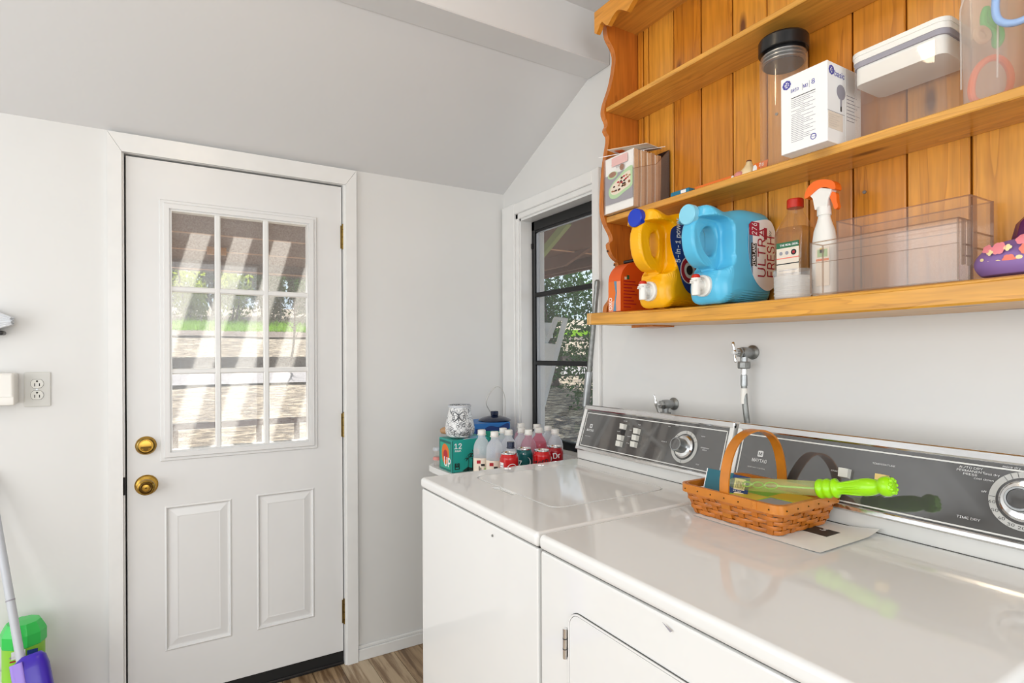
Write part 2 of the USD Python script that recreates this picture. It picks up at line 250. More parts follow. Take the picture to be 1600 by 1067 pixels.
mat('porch_brown', '5A3626', .75, vary=.10, vscale=5); mat('porch_slat', '6F5044', .75, vary=.1); mat('rail_brown', '5A3028', .6, vary=.1); mat('brace_green', '8FA06A', .7); mat('bark', '4A3A30', .9, vary=.25, vscale=12); mat('asphalt', '6E6A6E', .9, vary=.12, vscale=3); mat('timber_edge', '5A5048', .9, vary=.2, vscale=4); mat('soil_bank', '4A362A', .95, vary=.25, vscale=5); mat('fence_wire', '5A5C5A', .5, metallic=.6); mat('deck_brown', '7A6658', .8, vary=.15, vscale=5); mat('outdoor_white', 'E4EAEC', .4); mat('siding', 'C8C4BC', .8)
_s = [np.array(lin(c)) for c in ('5E5042', '9C8B74', 'C6B8A2')]
MATS['straw_ground'] = usdkit.material(stage, '/World/Looks/straw_ground', {'g': ('geometry', {}), 'm': ('mapping', {'scale': (2.2, 5.0, 3)}), 'n': ('noise_texture', {'scale': 1.4, 'detail': 9.0, 'roughness': .78}), 'r': ('rgb_ramp', {'ramp': [(.38, tuple(_s[0] * .7)), (.47, tuple(_s[0])), (.54, tuple(_s[1])), (.66, tuple(_s[2]))]}), 'p': ('principled_bsdf', {'roughness': .95}), 'b': ('bump', {'strength': .8, 'distance': .06})},
    [('g.position', 'm.vector'), ('m.vector', 'n.vector'), ('n.fac', 'r.fac'), ('r.color', 'p.base_color'), ('n.fac', 'b.height'), ('b.normal', 'p.normal')], surface='p.BSDF')
MATS['lamp_glow'] = usdkit.material(stage, '/World/Looks/lamp_glow', {'e': ('emission', {'color': (1.0, .79, .54), 'strength': 33.0})}, [], surface='e.emission')

# ------------------------------------------------------------------ the room
WX, WY, XL, YR = 1.46, 2.5, -2.2, -2.4
fl = thing('floor', 'wood-look plank floor in grey-tan tones', 'floor', (0, 0, 0), kind='structure')
part(fl, 'subfloor', bx(XL - .1, WX + .14, YR - .1, WY + .14, -.06, -.004), 'soil_dark')
x, col = XL, 0
while x < WX - .02:
    w = .118; y = YR + (col * .47) % 1.2 - 1.2
    while y < WY + .06:
        a, b = max(y, YR), min(y + 1.2, WY + .06)
        if b - a > .03: part(fl, 'plank', bx(x + .0008, min(x + w, WX) - .0008, a + .0006, b - .0006, -.006, 0, .0012), f'plank_{"abc"[RNG.integers(3)]}', False)
        y += 1.2
    x += w; col += 1
def wall(name, m, label): 
    t = single(name, label, 'wall', m, 'wall_paint', kind='structure', smooth=False); return t
DX0, DX1, DZ = -.1415, .6525, 2.087
back = mani(bx(XL - .14, WX + .14, WY, WY + .14, 0, 2.30)) - mani(bx(DX0, DX1, WY - .1, WY + .3, -.1, DZ))
wall('wall_back', unmani(back), 'white painted back wall with the door in it')
Y0w, Y1w, Z0w, Z1w = 1.777, 2.347, .905, 2.003                          # window opening
prof = Polygon([(YR - .1, 0), (WY, 0), (WY, 2.20), (1.81, 2.52), (1.75, 2.80), (YR - .1, 2.80)])
rw = mani(prism(prof, (WX, 0, 0), (0, 1, 0), (0, 0, 1), .14)) - mani(bx(WX - .1, WX + .3, Y0w, Y1w, Z0w, Z1w))
wall('wall_right', unmani(rw), 'white painted right wall behind the washer, dryer and pine shelves')
wall('wall_left', bx(XL - .1, XL, YR - .1, WY, 0, 2.8), 'white painted left wall out of the frame')
wall('wall_rear', bx(XL - .1, WX + .14, YR - .1, YR, 0, 2.8), 'white painted rear wall behind the camera')
ce = thing('ceiling', 'white ceiling, sloping down to the door wall and flat nearer the viewer', 'ceiling', (0, 0, 2.6), kind='structure')
sl = (2.462 - 2.155) / (2.5 - 1.81)
part(ce, 'slope_panel', prism(Polygon([(WY + .14, 2.155 - .14 * sl + .003), (1.80, 2.462 + .0045), (1.80, 2.56), (WY + .14, 2.25)]), (XL - .05, 0, 0), (0, 1, 0), (0, 0, 1), WX - XL + .05), 'ceiling_paint', False)
part(ce, 'flat_panel', bx(XL - .1, WX, YR - .1, 1.70, 2.64, 2.72), 'ceiling_paint', False)
single('trim_1', 'white boxed header beam across the ceiling where the slope ends', 'beam', bx(XL, WX, 1.68, 1.812, 2.458, 2.68, .003), 'ceiling_paint', kind='structure', smooth=False)
# baseboard, with a bead along its top and a nick of grey beside the casing
bb = thing('baseboard_back', 'low white baseboard between the door and the washer', 'baseboard', (1.08, WY, 0), kind='structure')
part(bb, 'board', bx(.708, WX, WY - .014, WY, 0, .050, .002), 'trim_paint', False); part(bb, 'bead', bx(.708, WX, WY - .008, WY, .050, .064, .003), 'trim_paint', False)
single('baseboard_left', 'low white baseboard left of the door', 'baseboard', bx(XL, -.19, WY - .013, WY, 0, .06, .003), 'trim_paint', kind='structure', smooth=False)

# ------------------------------------------------------------------ the door
tr = thing('trim_2', 'white painted door casing with mitred corners', 'door casing', (.25, WY, 0), kind='structure')
def casing(pts): return prism(Polygon(pts), (0, WY, 0), (1, 0, 0), (0, 0, 1), .018, Z=(0, -1, 0))
part(tr, 'side_casing', casing([(-.187, 0), (-.1445, 0), (-.1445, 2.084), (-.187, 2.150)]), 'trim_paint', False)
part(tr, 'side_casing', casing([(.6585, 0), (.705, 0), (.705, 2.150), (.6585, 2.084)]), 'trim_paint', False)
part(tr, 'head_casing', casing([(-.1865, 2.1508), (-.144, 2.0848), (.658, 2.0848), (.7045, 2.1508)]), 'trim_paint', False)
part(tr, 'jamb', bx(DX0 - .004, DX0 + .003, WY - .004, WY + .13, 0, DZ), 'trim_paint', False); part(tr, 'jamb', bx(DX1 - .003, DX1 + .007, WY - .010, WY + .13, 0, DZ), 'trim_paint', False)
part(tr, 'head_jamb', bx(DX0, DX1, WY - .003, WY + .13, DZ - .003, DZ + .004), 'trim_paint', False)
for a, b, c, d in ((DX0 + .003, DX0 + .02, 0, DZ - .003), (DX1 - .02, DX1 - .003, 0, DZ - .003), (DX0 + .003, DX1 - .003, DZ - .018, DZ - .003)):
    part(tr, 'weather_stop', bx(a, b, WY + .050, WY + .064, c, d), 'black_gap', False)
do = thing('door_1', 'white exterior door with nine small panes over two raised panels', 'door', (.256, WY, .06), kind='structure')
sx0, sx1, sz0, sz1, yf, yb = -.1335, .6455, .058, 2.0775, WY + .004, WY + .048
GX0, GX1, GZ0, GZ1 = .004, .506, .984, 1.898
slab = mani(bx(sx0, sx1, yf, yb, sz0, sz1, .0015)) - mani(bx(GX0, GX1, yf - .1, yb + .1, GZ0, GZ1))
pans = ((-.017, .211, .234, .780), (.3005, .5263, .234, .784))
for a, b, c, d in pans: slab = slab - mani(bx(a, b, yf - .05, yf + .007, c, d))
part(do, 'slab', unmani(slab), 'door_paint', False)
for a, b, c, d in pans:                                                # moulded border sloping in, then a raised field
    def ring(o, i, y): return [(a + o, y, c + o), (b - o, y, c + o), (b - o, y, d - o), (a + o, y, d - o)]
    steps = [(0, yf - .0002), (.006, yf - .0035), (.012, yf + .0055), (.016, yf + .006), (.042, yf + .0005), (.046, yf + .0012)]
    V = np.array([p for o, y in steps for p in ring(o, 0, y)]); F = []
    for k in range(len(steps) - 1):
        for j in range(4): F += [[k * 4 + j, k * 4 + (j + 1) % 4, k * 4 + 4 + (j + 1) % 4], [k * 4 + j, k * 4 + 4 + (j + 1) % 4, k * 4 + 4 + j]]
    n = len(steps) * 4; F += [[n - 4, n - 3, n - 2], [n - 4, n - 2, n - 1]]
    part(do, 'raised_panel', (V, np.array(F)), 'door_paint', False)
# glazing frame: a bevelled surround, and the muntins
def surround(o, i, y0, y1): return unmani(mani(bx(GX0 - o, GX1 + o, y0, y1, GZ0 - o, GZ1 + o, .003)) - mani(bx(GX0 + i, GX1 - i, y0 - .1, y1 + .1, GZ0 + i, GZ1 - i)))
g = part(do, 'glazing_frame', surround(.034, .001, yf - .006, yf + .001), 'door_paint', False); part(do, 'inner_frame', surround(.022, -.002, yf - .012, yf - .004), 'door_paint', False); part(do, 'glazing_bead', surround(.0, .006, yf - .008, yf + .030), 'trim_paint', False)
gw, gh = (GX1 - GX0), (GZ1 - GZ0); vx = (.1645, .3397); hz = (1.2865, 1.5985)
for xx in vx: part(do, 'muntin', bx(xx - .0105, xx + .0105, yf - .006, yf + .018, GZ0, GZ1, .004), 'trim_paint', False)
for zz in hz: part(do, 'muntin', bx(GX0, GX1, yf - .005, yf + .018, zz - .0105, zz + .0105, .004), 'trim_paint', False)
ex, ez = (GX0, *vx, GX1), (GZ0, *hz, GZ1)
for i in range(3):
    for j in range(3): part(do, 'pane', bx(ex[i], ex[i + 1], yf + .021, yf + .0245, ez[j], ez[j + 1]), 'dusty_glass', False)
part(do, 'sweep', bx(sx0, sx1, yf + .006, yb, .004, sz0 + .004), 'black_gap', False, label='black rubber strip in the gap under the door')
part(do, 'threshold', bx(DX0 + .003, DX1 - .004, WY + .002, WY + .13, -.003, .012, .004), 'black_plastic', False, label='black threshold')
for zc in (1.8585, 1.041, .230):
    h = part(do, 'hinge', cyl((.6505, WY - .003, zc - .053), (0, 0, 1), .0055, .106, 12), 'aged_brass', label='tarnished brass hinge')
    part(h, 'leaf', bx(.640, .657, WY + .001, WY + .0042, zc - .05, zc + .05), 'aged_brass', False)
    for k in (-.033, 0, .033): part(h, 'knuckle_joint', cyl((.6505, WY - .003, zc + k - .001), (0, 0, 1), .0059, .002, 12), 'dark_brass')
    part(h, 'pin_head', lathe([(0, 0), (.0045, 0), (.0055, .003), (0, .006)], (.6505, WY - .003, zc + .053), n=12), 'aged_brass')
lx, lz = -.0745, 1.014
dl = part(do, 'deadbolt', lathe([(0, 0), (.034, 0), (.034, .004), (.030, .010), (.0285, .012), (0, .012)], (lx, yf, lz), (0, -1, 0), 40), 'brass', label='round brass deadbolt')
part(dl, 'rim', lathe([(.0275, .011), (.029, .016), (.025, .018), (.0235, .013)], (lx, yf, lz), (0, -1, 0), 40), 'aged_brass'); part(dl, 'cylinder', lathe([(0, .011), (.0205, .011), (.0205, .015), (.019, .016), (0, .0165)], (lx, yf, lz), (0, -1, 0), 32), 'brass')
part(dl, 'thumb_slot', prism(unary_union([sbox(-.016, -.004, .016, .003), Point(0, -.006).buffer(.008)]), (lx, yf - .0163, lz - .005), (1, 0, 0), (0, 0, 1), .0012, Z=(0, -1, 0)), 'dark_brass')
kx, kz = -.0735, .868
kb = part(do, 'door_knob', lathe([(0, 0), (.0375, 0), (.0375, .003), (.033, .009), (.020, .013), (.0125, .015), (.0115, .028), (.014, .032), (.024, .037), (.0285, .046), (.0275, .054), (.022, .059), (.0205, .0575), (.012, .058), (.011, .061), (.0045, .0615), (0, .0615)], (kx, yf, kz), (0, -1, 0), 44), 'brass', label='round brass knob')
part(kb, 'keyhole', cyl((kx, yf - .0612, kz), (0, -1, 0), .003, .0008, 12), 'dark_brass'); part(kb, 'ring', lathe([(.0125, .058), (.0165, .0595), (.0205, .0582)], (kx, yf, kz), (0, -1, 0), 32), 'dark_brass')
part(do, 'strike_wear', bx(DX0 - .003, DX0 + .0036, WY - .0045, WY - .002, .84, .905), 'black_gap', False)

# ------------------------------------------------------------------ the window in the right wall
wi = thing('window_1', 'black framed three-pane window in a deep white casing on the right wall', 'window', (WX, 2.06, Z0w), kind='structure')
cx = WX - .018
for nm, a, b, c, d in (('side_casing', Y1w + .022, 2.486, .86, 2.080), ('side_casing', 1.733, Y0w - .002, .86, 2.080), ('head_casing', Y0w - .002, Y1w + .022, 2.026, 2.078), ('sill', 1.733, 2.486, .872, Z0w)):
    part(wi, nm, bx(cx if nm != 'sill' else WX - .04, WX, a, b, c, d, .003), 'trim_paint', False)
for nm, a, b, c, d in (('stop', Y1w - .002, Y1w + .024, Z0w, 2.028), ('stop', Y0w - .002, Y1w + .022, 2.001, 2.028)): part(wi, nm, bx(WX - .009, WX + .004, a, b, c, d, .003), 'trim_paint', False)
for a, b, c, d in ((Y1w - .012, Y1w + .004, Z0w, Z1w), (Y0w - .004, Y0w + .010, Z0w, Z1w), (Y0w, Y1w, Z1w - .012, Z1w + .004), (Y0w, Y1w, Z0w - .004, Z0w + .01)): part(wi, 'reveal', bx(WX + .001, WX + .137, a, b, c, d), 'trim_paint', False)
fx0, fx1 = WX + .062, WX + .092
ya, yb_, za, zb = Y0w + .010, Y1w - .012, Z0w + .010, Z1w - .012
for a, b, c, d in ((yb_ - .026, yb_, za, zb), (ya, ya + .026, za, zb), (ya, yb_, zb - .046, zb), (ya, yb_, za, za + .038)): part(wi, 'frame_bar', bx(fx0, fx1, a, b, c, d, .003), 'black_metal', False)
part(wi, 'glazing_rail', bx(fx0 + .004, fx0 + .014, ya + .026, yb_ - .026, zb - .055, zb - .047), 'black_metal', False)
for a, b, c, d in ((yb_ - .040, yb_ - .026, za + .038, zb - .046), (ya + .026, yb_ - .026, zb - .058, zb - .046)): part(wi, 'screen_edge', bx(fx0 + .012, fx0 + .022, a, b, c, d), 'grey_frame', False)
for zc in (1.633, 1.303): part(wi, 'muntin', bx(fx0 + .002, fx1 - .004, ya + .026, yb_ - .026, zc - .011, zc + .011, .003), 'black_metal', False)
for c, d in ((za + .03, 1.303), (1.303, 1.633), (1.633, zb - .04)): part(wi, 'pane', bx(fx0 + .014, fx0 + .018, ya + .02, yb_ - .02, c, d), 'window_glass', False)
part(wi, 'latch', bx(fx0 - .006, fx0 + .002, yb_ - .012, yb_ - .003, 1.86, 1.885, .002), 'black_plastic', False)

# ------------------------------------------------------------------ ceiling lamp (above the picture) that warms the shelves
lp = thing('ceiling_lamp', 'warm glass globe lamp on the flat ceiling above the picture', 'lamp', (.1, 1.0, 2.64))
part(lp, 'canopy', lathe([(0, 0), (.06, 0), (.055, -.03), (.03, -.04), (0, -.04)], (.1, 1.0, 2.64)), 'white_plastic'); part(lp, 'globe', lathe([(.028, -.04), (.04, -.06), (.056, -.10), (.056, -.14), (.04, -.18), (0, -.195)], (.1, 1.0, 2.64)), 'lamp_glow')

# ------------------------------------------------------------------ pine hutch of shelves
HX0, HXB, HYL, HYR = 1.283, 1.43, 1.50, .06
hu = thing('pine_hutch', 'varnished knotty pine wall hutch with scalloped sides and open shelves', 'shelf', (1.35, .79, 1.43))
joints = [1.4985, 1.4711, 1.4465, 1.3314, 1.2184, 1.1028, .9894, .8706, .7588, .640, .5195, .405, .29, .175, .0605]
for i in range(len(joints) - 1):
    a, b = joints[i + 1], joints[i]
    m = bx(HXB - (.0 if i % 3 else .0012), WX - .002, a + .0019, b - .0019, 1.440, 2.494, .0028)
    part(hu, 'back_board', m, f'pine_board_{"abcd"[(i * 7 + 1) % 4]}', False)
part(hu, 'backing', bx(WX - .008, WX - .0005, HYR + .002, HYL, 1.45, 2.48), 'soil_dark', False)
# scalloped side: outline in x (front) and z, measured off the photograph
edge = [(1.288, 2.470), (1.295, 2.433), (1.317, 2.405), (1.3268, 2.385), (1.326, 2.345), (1.317, 2.30), (1.303, 2.2546), (1.287, 2.215), (1.278, 2.185), (1.279, 2.160), (1.2885, 2.145), (1.292, 2.130), (1.284, 2.116), (1.286, 2.106), (1.296, 2.096), (1.297, 2.075), (1.288, 2.03), (1.280, 1.98), (1.274, 1.92), (1.270, 1.86), (1.272, 1.825), (1.282, 1.795), (1.302, 1.765), (1.312, 1.744), (1.311, 1.735), (1.300, 1.728), (1.301, 1.706), (1.310, 1.688), (1.325, 1.674), (1.3455, 1.664)]
e1 = spline(edge, 90); e2 = spline([(1.3325, 1.6635), (1.3395, 1.650), (1.343, 1.625), (1.335, 1.606), (1.318, 1.590), (1.309, 1.570), (1.309, 1.546), (1.304, 1.530), (1.291, 1.516), (1.284, 1.500), (1.282, 1.478)], 40)
sidep = Polygon(list(map(tuple, e1)) + list(map(tuple, e2)) + [(WX - .001, 1.478), (WX - .001, 2.494), (1.288, 2.494)]).buffer(0)
for y in (HYL, HYR - .02): part(hu, 'side_panel', prism(sidep, (0, y + .02, 0), (1, 0, 0), (0, 0, 1), .02), 'pine_side', 25)
for z, t in ((1.813, .0195), (2.188, .0145)):
    part(hu, 'shelf_board', bx(HX0, HXB, HYR, HYL, z - t, z, .0022), 'pine_shelf', False)
part(hu, 'top_board', bx(1.262, WX - .001, HYR - .02, HYL + .02, 2.478, 2.496, .002), 'pine_shelf', False)
vy = np.linspace(HYR - .03, HYL + .012, 150)
def vz(y):
    d = min(HYL + .012 - y, y - HYR + .03)
    env = 2.446 - .018 * math.exp(-((d - .012) / .014) ** 2)
    return env + .010 * math.cos(2 * math.pi * (d - .02) / .094) * (1 - math.exp(-d / .03)) - .006 * math.exp(-((((d - .02) % .094) - .047) / .010) ** 2) + .010 * math.exp(-((d - .038) / .013) ** 2)
val = Polygon([(-y, vz(y)) for y in vy[::-1]] + [(-vy[0], 2.508), (-vy[-1] , 2.508)])
part(hu, 'valance', prism(val, (1.262, 0, 0), (0, -1, 0), (0, 0, 1), .017), 'pine_valance', 25)
# the thick bottom ledge, worn and sagging a little
def sag(y): return 1.4735 + .0115 * ((y - .80) / .70) ** 2
ys = np.linspace(HYR - .04, 1.522, 24); pr = []
for y in ys:
    t = .0405 + .0045 * (1.52 - y); z = sag(y)
    pr.append([(1.2425, y, z), (1.2365, y, z - .003), (1.2355, y, z - .0065), (1.2335, y, z - .0085), (1.2325, y, z - t + .004), (1.236, y, z - t), (WX - .001, y, z - t), (WX - .001, y, z)])
V = np.array(pr).reshape(-1, 3); k = 8; F = []
for i in range(len(ys) - 1):
    for j in range(k): F += [[i * k + j, i * k + (j + 1) % k, (i + 1) * k + (j + 1) % k], [i * k + j, (i + 1) * k + (j + 1) % k, (i + 1) * k + j]]
F += [[0, j + 1, j] for j in range(1, k - 1)] + [[len(V) - k, len(V) - k + j, len(V) - k + j + 1] for j in range(1, k - 1)]
mm = trimesh.Trimesh(V, np.array(F), process=False); trimesh.repair.fix_normals(mm)
part(hu, 'ledge_board', mm, 'pine_ledge', False, label='thick worn bottom ledge')
part(hu, 'ledge_end', rbx(1.2335, 1.40, 1.5235, 1.5475, 1.4455, 1.4855, .004), 'pine_end', 30)
part(hu, 'cleat', bx(1.36, WX - .001, 1.36, 1.46, 1.4345, 1.4425), 'pine_side', False)
for y, z in ((1.512, 1.655), (1.511, 1.70)): part(hu, 'nail', cyl((1.3315 if z < 1.66 else 1.30, y, z), (-1, 0, 0), .003, .004, 10), 'soil_dark')
for y, z in ((.9885, 2.0), (.76, 1.73), (.757, 2.055)): part(hu, 'screw', cyl((HXB + .002, y - .03, z), (-1, 0, 0), .004, .006, 10), 'galvanised')

# ------------------------------------------------------------------ washer and dryer
PB, PT = np.array([1.255, 0, 1.008]), np.array([1.302, 0, 1.1525])
TL_ = PT - PB; PL = np.linalg.norm(TL_); PU = TL_ / PL; PX = np.array([0, -1.0, 0]); PN = np.cross(PX, PU)
def pp(y, s, o=0.0): return PB + np.array([0, y, 0]) + PU * s + PN * o
def pquad(y0, y1, s0, s1, o0, o1, c=0): return basis(bx(-y0, -y1, s0, s1, o0, o1, c), PB, PX, PU, PN)
def pprism(poly, y, s, o, d): return basis(cat(*[trimesh.creation.extrude_polygon(g, d, engine='earcut') for g in getattr(poly, 'geoms', [poly])]), pp(y, s, o), PX, PU, PN)
def ptext(o, s_, h, y, s, align='c', mat_='print_white', par=None, bold=False, sx=1.25):
    part(par, 'lettering', words(s_, h, pp(y, s, .0012), PX, PU, align, .0003, bold, sx), mat_, False)
def machine(name, label, ya, yb):
    t = thing(name, label, name.split('_')[-1], (1.0, (ya + yb) / 2, 0))
    part(t, 'cabinet', rbx(.662, 1.36, yb + .002, ya - .002, .012, .9365, .007, 3), 'enamel', 40)
    part(t, 'seam', bx(.668, 1.35, yb + .006, ya - .006, .930, .942), 'shadow_seam', False)
    top = rbx(.658, 1.3, yb + .0005, ya - .0005, .9385, .970, .0105, 5)
    # console body: a white plinth that rises behind the lid, then leans back under the control panel
    con = Polygon([(1.262, .955), (1.262, .972), (1.2605, 1.002), (1.2585, 1.006), (1.3065, 1.1535), (1.316, 1.1585), (1.332, 1.1575), (1.340, 1.148), (1.352, .955)])
    part(t, 'console', prism(con, (0, yb + .004, 0), (1, 0, 0), (0, 0, 1), ya - yb - .008, Z=(0, 1, 0)), 'enamel_matte', 20)
    part(t, 'console_seam', bx(1.2595, 1.266, yb + .003, ya - .003, .9685, .9712), 'shadow_seam', False)
    a, b = ya - .004, yb + .004
    part(t, 'face_plate', pquad(a - .012, b + .012, .006, PL - .008, -.001, .0002), 'panel_grey', False)
    fr = cat(pquad(a, b, -.0045, .0105, -.004, .006, .0025), pquad(a, b, PL - .0135, PL + .007, -.006, .0055, .0025))
    part(t, 'chrome_rail', pquad(a, b, -.0045, .0085, -.004, .006, .0028), 'chrome', False); part(t, 'chrome_rail', pquad(a, b, PL - .0105, PL + .008, -.008, .0055, .003), 'chrome', False)
    for y in (a - .0065, b + .0065): part(t, 'chrome_stile', pquad(y + .0065, y - .0065, .004, PL, -.006, .005, .0022), 'enamel_matte', False)
    for q in ((a - .018, b + .018, .0125, .0155), (a - .018, b + .018, PL - .0215, PL - .0185)): part(t, 'pinstripe', pquad(*q, .0, .0007), 'panel_line', False)
    for y in (a - .0195, b + .0195): part(t, 'pinstripe', pquad(y + .0015, y - .0015, .0125, PL - .0185, .0, .0007), 'panel_line', False)
    for xx in (.72, 1.30):
        for y in (yb + .06, ya - .06): part(t, 'foot', cyl((xx, y, 0), (0, 0, 1), .018, .014, 12), 'black_plastic')
    return t, top
def mayt(t, y, s0, k=1.0, logo_gap=.0):
    part(t, 'emblem', pprism(rrect(.0145 * k, .0145 * k, .0025), y, s0, .0006, .0004), 'print_white', False)
    part(t, 'emblem_mark', pprism(unary_union([sbox(-.0042 * k, -.004 * k, -.003 * k, .004 * k), sbox(.003 * k, -.004 * k, .0042 * k, .004 * k), Polygon([(-.0036 * k, .004 * k), (-.0022 * k, .004 * k), (.0008 * k, -.004 * k), (-.0008 * k, -.004 * k)]), Polygon([(.0036 * k, .004 * k), (.0022 * k, .004 * k), (-.0008 * k, -.004 * k), (.0008 * k, -.004 * k)])]), y, s0, .0011, .0003), 'panel_grey', False)
    part(t, 'lettering', words('MAYTAG', .0080 * k, pp(y, s0 - .0205 * k, .0008), PX, PU, 'c', .0003, True, .85), 'print_white', False)
wa, top = machine('washer', 'glossy white top-loading clothes washer next to the window, lid closed', 1.6415, .9945)
wa_o = wa; lx0, lx1, ly0, ly1 = .797, 1.183, 1.128, 1.556
groove = prism(rrect(lx1 - lx0, ly1 - ly0, .035, (lx0 + lx1) / 2, (ly0 + ly1) / 2).difference(rrect(lx1 - lx0 - .008, ly1 - ly0 - .008, .032, (lx0 + lx1) / 2, (ly0 + ly1) / 2)), (0, 0, .9665), (1, 0, 0), (0, 1, 0), .02)
slot = Polygon([(.776, 1.405), (.776, 1.295), (.790, 1.300), (.797, 1.308), (.797, 1.392), (.790, 1.400)])
topm = mani(top) - mani(groove) - mani(prism(slot, (0, 0, .962), (1, 0, 0), (0, 1, 0), .02))
part(wa, 'top_panel', unmani(topm), 'enamel', 40)
part(wa, 'lid', prism(rrect(lx1 - lx0 - .0085, ly1 - ly0 - .0085, .032, (lx0 + lx1) / 2, (ly0 + ly1) / 2), (0, 0, .9655), (1, 0, 0), (0, 1, 0), .0052), 'enamel', 30)
part(wa, 'finger_slot', prism(slot.buffer(-.001), (0, 0, .9625), (1, 0, 0), (0, 1, 0), .0012), 'enamel_matte', False)
part(wa, 'screw', cyl((.661, 1.190, .912), (-1, 0, 0), .003, .002, 10), 'galvanised')
mayt(wa, 1.5825, .0865, .95)
ptext(None, 'HEAVY DUTY', .0026, 1.588, .0475, par=wa)
def rocker(t, y, s, m='button_white', w=.021, h=.0185):
    b = part(t, 'button', basis(hull([(sx * w / 2, sy * h / 2, 0) for sx in (-1, 1) for sy in (-1, 1)] + [(sx * w * .47, sy * h * .46, .0145 if sy > 0 else .0115) for sx in (-1, 1) for sy in (-1, 1)]), pp(y, s, .0), PX, PU, PN), m, False)
part(wa, 'switch_slot', pquad(1.4165 + .0095, 1.4165 - .0095, .033, .112, .0002, .0008), 'black_plastic', False); part(wa, 'switch_slot', pquad(1.350 + .0095, 1.350 - .0095, .040, .104, .0002, .0008), 'black_plastic', False)
for s in (.1005, .0625, .0425): rocker(wa, 1.4165, s)
for s in (.0925, .0710, .0495): rocker(wa, 1.350, s)
for tx, y, s in (('WATER', 1.4165, .119), ('LEVEL', 1.437, .082), ('TEMP', 1.350, .1135), ('HOT', 1.383, .092), ('WARM', 1.384, .071), ('COLD', 1.383, .049), ('OFF', 1.224, .1215), ('SOAK', 1.196, .1275), ('WASH', 1.094, .107), ('SPIN', 1.094, .027), ('REGULAR', 1.232, .074)): ptext(None, tx, .0028, y, s, par=wa)
ptext(None, 'PERMANENT', .0028, 1.080, .0755, par=wa); ptext(None, 'PRESS', .0028, 1.080, .0695, par=wa)
def dial(t, y, s, R, tall, ticks):
    o = pp(y, s)
    part(t, 'dial_ring', lathe([(R * .80, .0004), (R * .80, .0018), (R, .0018), (R, .0004)], o, PN, 56), 'ring_grey', 25)
    part(t, 'dial_skirt', lathe([(0, .002), (R * .70, .002), (R * .70, .005), (R * .62, .009), (R * .42, .011), (R * .40, .011)], o, PN, 48), 'chrome', 30)
    kn = part(t, 'dial_knob', lathe([(0, .011), (R * .44, .011), (R * .43, tall - .003), (R * .40, tall), (R * .34, tall), (R * .33, tall - .002), (0, tall - .002)], o, PN, 40), 'brushed_steel', 25, label='metal dial knob')
    part(kn, 'knob_cap', lathe([(0, tall - .0015), (R * .325, tall - .0015), (R * .325, tall - .001), (0, tall - .0005)], o, PN, 32), 'panel_grey', 25)
    for a in ticks:
        q = o + PX * (R * .9 * math.cos(a)) + PU * (R * .9 * math.sin(a)); X = PX * math.cos(a) + PU * math.sin(a); Y = np.cross(PN, X)
        part(t, 'tick', basis(bx(-R * .09, R * .09, -.0004, .0004, .0017, .0021), q, X, Y, PN), 'print_dark', False)
dial(wa, 1.1535, .0705, .0475, .040, [math.pi / 2, -math.pi / 2, .45, .8, 1.15, 2.4])
dr, top = machine('dryer', 'glossy white clothes dryer at the right with a basket on its top', .9900, .262)
part(dr, 'top_panel', top, 'enamel', 40)
# dryer door: a recessed seam round a slightly proud door, and its hinge
dpoly = rrect(.60, .54, .035, 0, 0); cyd, czd = .888 - .30, .8545 - .27
def fr(poly, x, d): return prism(poly, (x, cyd, czd), (0, -1, 0), (0, 0, 1), d)
part(dr, 'door_seam', fr(dpoly.difference(dpoly.buffer(-.006)), .6625, .0025), 'shadow_seam', 30)
part(dr, 'door_rim', fr(dpoly.buffer(-.001).difference(dpoly.buffer(-.0045)), .6618, .0035), 'enamel', 30)
part(dr, 'door', fr(dpoly.buffer(-.0055), .6616, .003), 'enamel', 30)
h = part(dr, 'hinge', cyl((.656, .8935, .7545), (0, 0, 1), .0042, .058, 12), 'chrome', label='chrome hinge')
for k in (.018, .038): part(h, 'knuckle_joint', cyl((.656, .8935, .7545 + k), (0, 0, 1), .0046, .0015, 12), 'black_plastic')
part(h, 'leaf', bx(.660, .6622, .882, .897, .757, .81), 'chrome', False)
part(dr, 'scratch', basis(Polygon and trimesh.creation.extrude_polygon(Polygon([(0, 0), (.02, -.006), (.016, -.009), (.010, -.006)]), .0004, engine='earcut'), (.6580, .640, .926), (0, -1, 0), (0, 0, 1), (-1, 0, 0)), 'grey_print', False)
mayt(dr, .9085, .0865, 1.05); ptext(None, 'AUTO DRY CONTROL', .0030, .9125, .0485, par=dr, sx=1.2)
for y, m in ((.695, 'button_white'), (.619, 'button_amber')): rocker(dr, y, .0745, m, .022, .021)
ptext(None, 'START', .0033, .7185, .0745, par=dr); ptext(None, 'TEMPERATURE', .0036, .6215, .1045, par=dr)
for tx, s in (('AUTO DRY', .1232), ('PERMANENT', .1170), ('PRESS', .1108)): ptext(None, tx, .0042, .4715, s, par=dr)
ptext(None, 'TIME DRY', .0044, .4655, .0295, par=dr)
DY, DS, DR = .3885, .0795, .0515
dial(dr, DY, DS, DR, .030, [math.radians(a) for a in (180, 130, 118, 106, 94, 82, 70, 58)])
for tx, y, s in (('off', .4475, .0835), ('cool down', .4500, .1055), ('less dry', .4385, .1165), ('more dry', .4120, .1345)): ptext(None, tx, .0036, y, s, par=dr)
for tx, a in (('60', 192), ('50', 211), ('40', 231), ('30', 251), ('20', 270), ('10', 290)):
    a = math.radians(a); part(dr, 'lettering', words(tx, .0052, pp(DY, DS, .0019) + PX * (DR * .9 * math.cos(a)) + PU * (DR * .9 * math.sin(a) - .0026), PX, PU, 'c', .0003, False, 1.25), 'print_dark', False)

